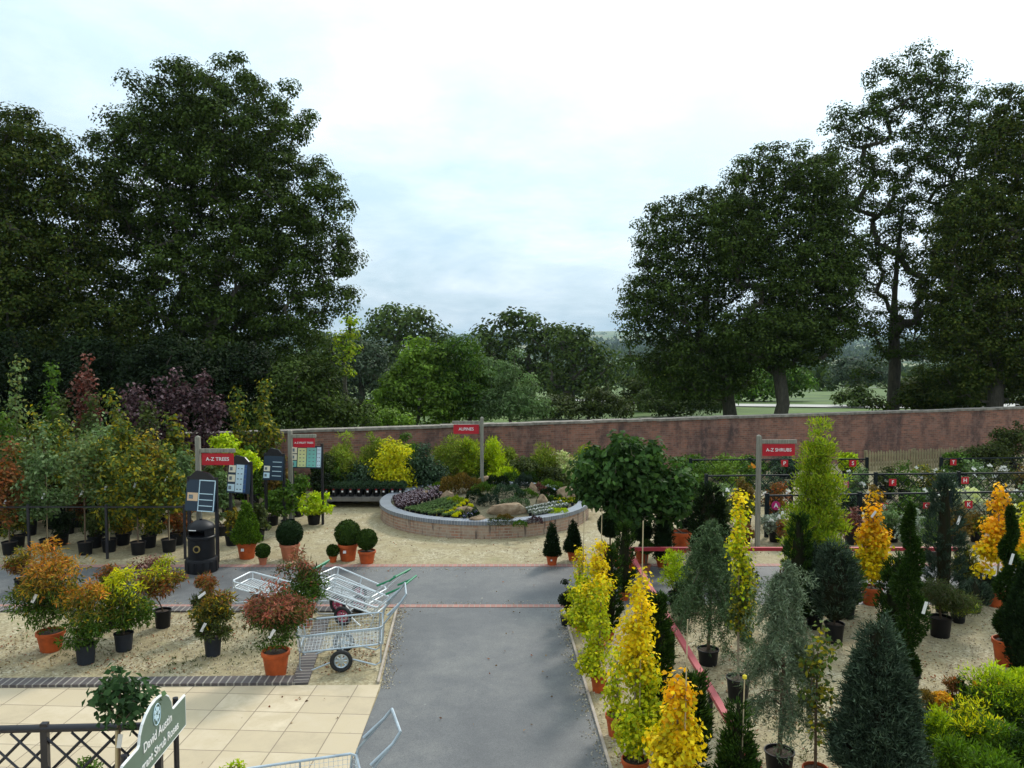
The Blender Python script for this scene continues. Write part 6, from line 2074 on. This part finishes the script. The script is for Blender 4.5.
# ------------------------------------------------------------------ fallen leaves and small weeds
g = np.random.default_rng(5)
def litter(n, x0, x1, y0, y1):
    X = g.uniform(x0, x1, n); Y = g.uniform(y0, y1, n)
    m_ = np.sin(X * 2.1 + 1) + np.sin(Y * 2.7 + X) + g.normal(0, .7, n) > .2
    X, Y = X[m_], Y[m_]
    d_ = runit(g, len(X)); d_[:, 2] = np.abs(d_[:, 2]) * .15
    return np.stack([X, Y, np.full(len(X), .013)], 1), d_
Ps, Ds = [], []
for a in ((2600, -8.5, -2.2, 12.1, 14.9), (500, -2.9, -1.9, 12.0, 15.0), (1500, -6, 8, 18.2, 24), (1500, 1.2, 2.4, 8.5, 15), (3400, 2.5, 9, 8.5, 15)):
    p_, d_ = litter(*a); Ps.append(p_); Ds.append(d_)
for a in ((50, -1.8, 1, 9, 15), (36, -4.5, -1.9, 9, 11.7), (110, -8, 8, 15.3, 17.7)):
    p_, d_ = litter(*a); p_[:, 2] = .022; Ps.append(p_); Ds.append(d_)
Pp = np.concatenate(Ps); Dd = np.concatenate(Ds)
q = leaves(g, Pp, Dd, .045, .028)
q[:, :, 2] = np.clip(q[:, :, 2], .010, .06)
tag(quads_mesh('fallen_leaves', q, pal(g, len(q), [(.20, .12, .05), (.30, .20, .08), (.12, .07, .04), (.35, .12, .06)]), LEAF), kind='stuff')
Pw = []
for (cx_, cy_, n_, s_) in ((-6.6, 12.9, 40, .35), (-4.2, 13.1, 50, .4), (-5.0, 12.5, 40, .4), (-3.9, 13.9, 30, .3), (-7.2, 13.8, 40, .4), (-4.6, 14.2, 30, .3), (3.4, 10.5, 60, .6), (4.2, 9.6, 60, .5)):
    Pw.append(np.stack([g.normal(cx_, s_, n_), g.normal(cy_, s_ * .6, n_), np.full(n_, .004)], 1))
Pw = np.repeat(np.concatenate(Pw), 5, 0) + g.normal(0, .02, (sum(len(p) for p in Pw) * 5, 3)) * np.array([1, 1, 0])
tag(quads_mesh('weeds', leaves(g, Pw, runit(g, len(Pw)) * .7 + np.array([0, 0, .7]), .05, .012), pal(g, len(Pw), PALS['olive']), LEAF), kind='stuff')
# stones standing proud of the gravel
Pg = np.stack([g.uniform(-8.5, 9, 20000), g.uniform(8.5, 15.2, 20000), np.full(20000, .002)], 1)
msk = ((Pg[:, 0] > 1.15) | ((Pg[:, 0] < -2.2) & (Pg[:, 1] > 12.1) & (Pg[:, 1] < 14.85)))
Pg = Pg[msk]
ne = 900
te = g.random(ne)
ex = np.where(g.random(ne) < .5, 1, 0)
lx = np.interp(te, [0, 1], [pl1.x, pl0.x]); ly = np.interp(te, [0, 1], [pl1.y, pl0.y])
rx_ = np.interp(te, [0, 1], [pr1.x, pr0.x]); ry_ = np.interp(te, [0, 1], [pr1.y, pr0.y])
spill = np.abs(g.normal(0, .10, ne))
Pe = np.stack([np.where(ex, lx + spill, rx_ - spill), np.where(ex, ly, ry_), np.full(ne, .006)], 1)
Pk = np.stack([g.uniform(-8, 6, 700), np.where(g.random(700) < .5, CY0 + np.abs(g.normal(0, .12, 700)), CY1 - np.abs(g.normal(0, .12, 700))), np.full(700, .010)], 1)
Pg = np.concatenate([Pg, Pe, Pk])
dg_ = runit(g, len(Pg)); dg_[:, 2] = np.abs(dg_[:, 2]) * .5
sq = leaves(g, Pg, dg_, .028, .024, curl=.35)
tag(quads_mesh('loose_stones', sq, pal(g, len(sq), [(.5, .43, .3), (.35, .28, .18), (.62, .56, .44)]), NEEDLE), kind='stuff')
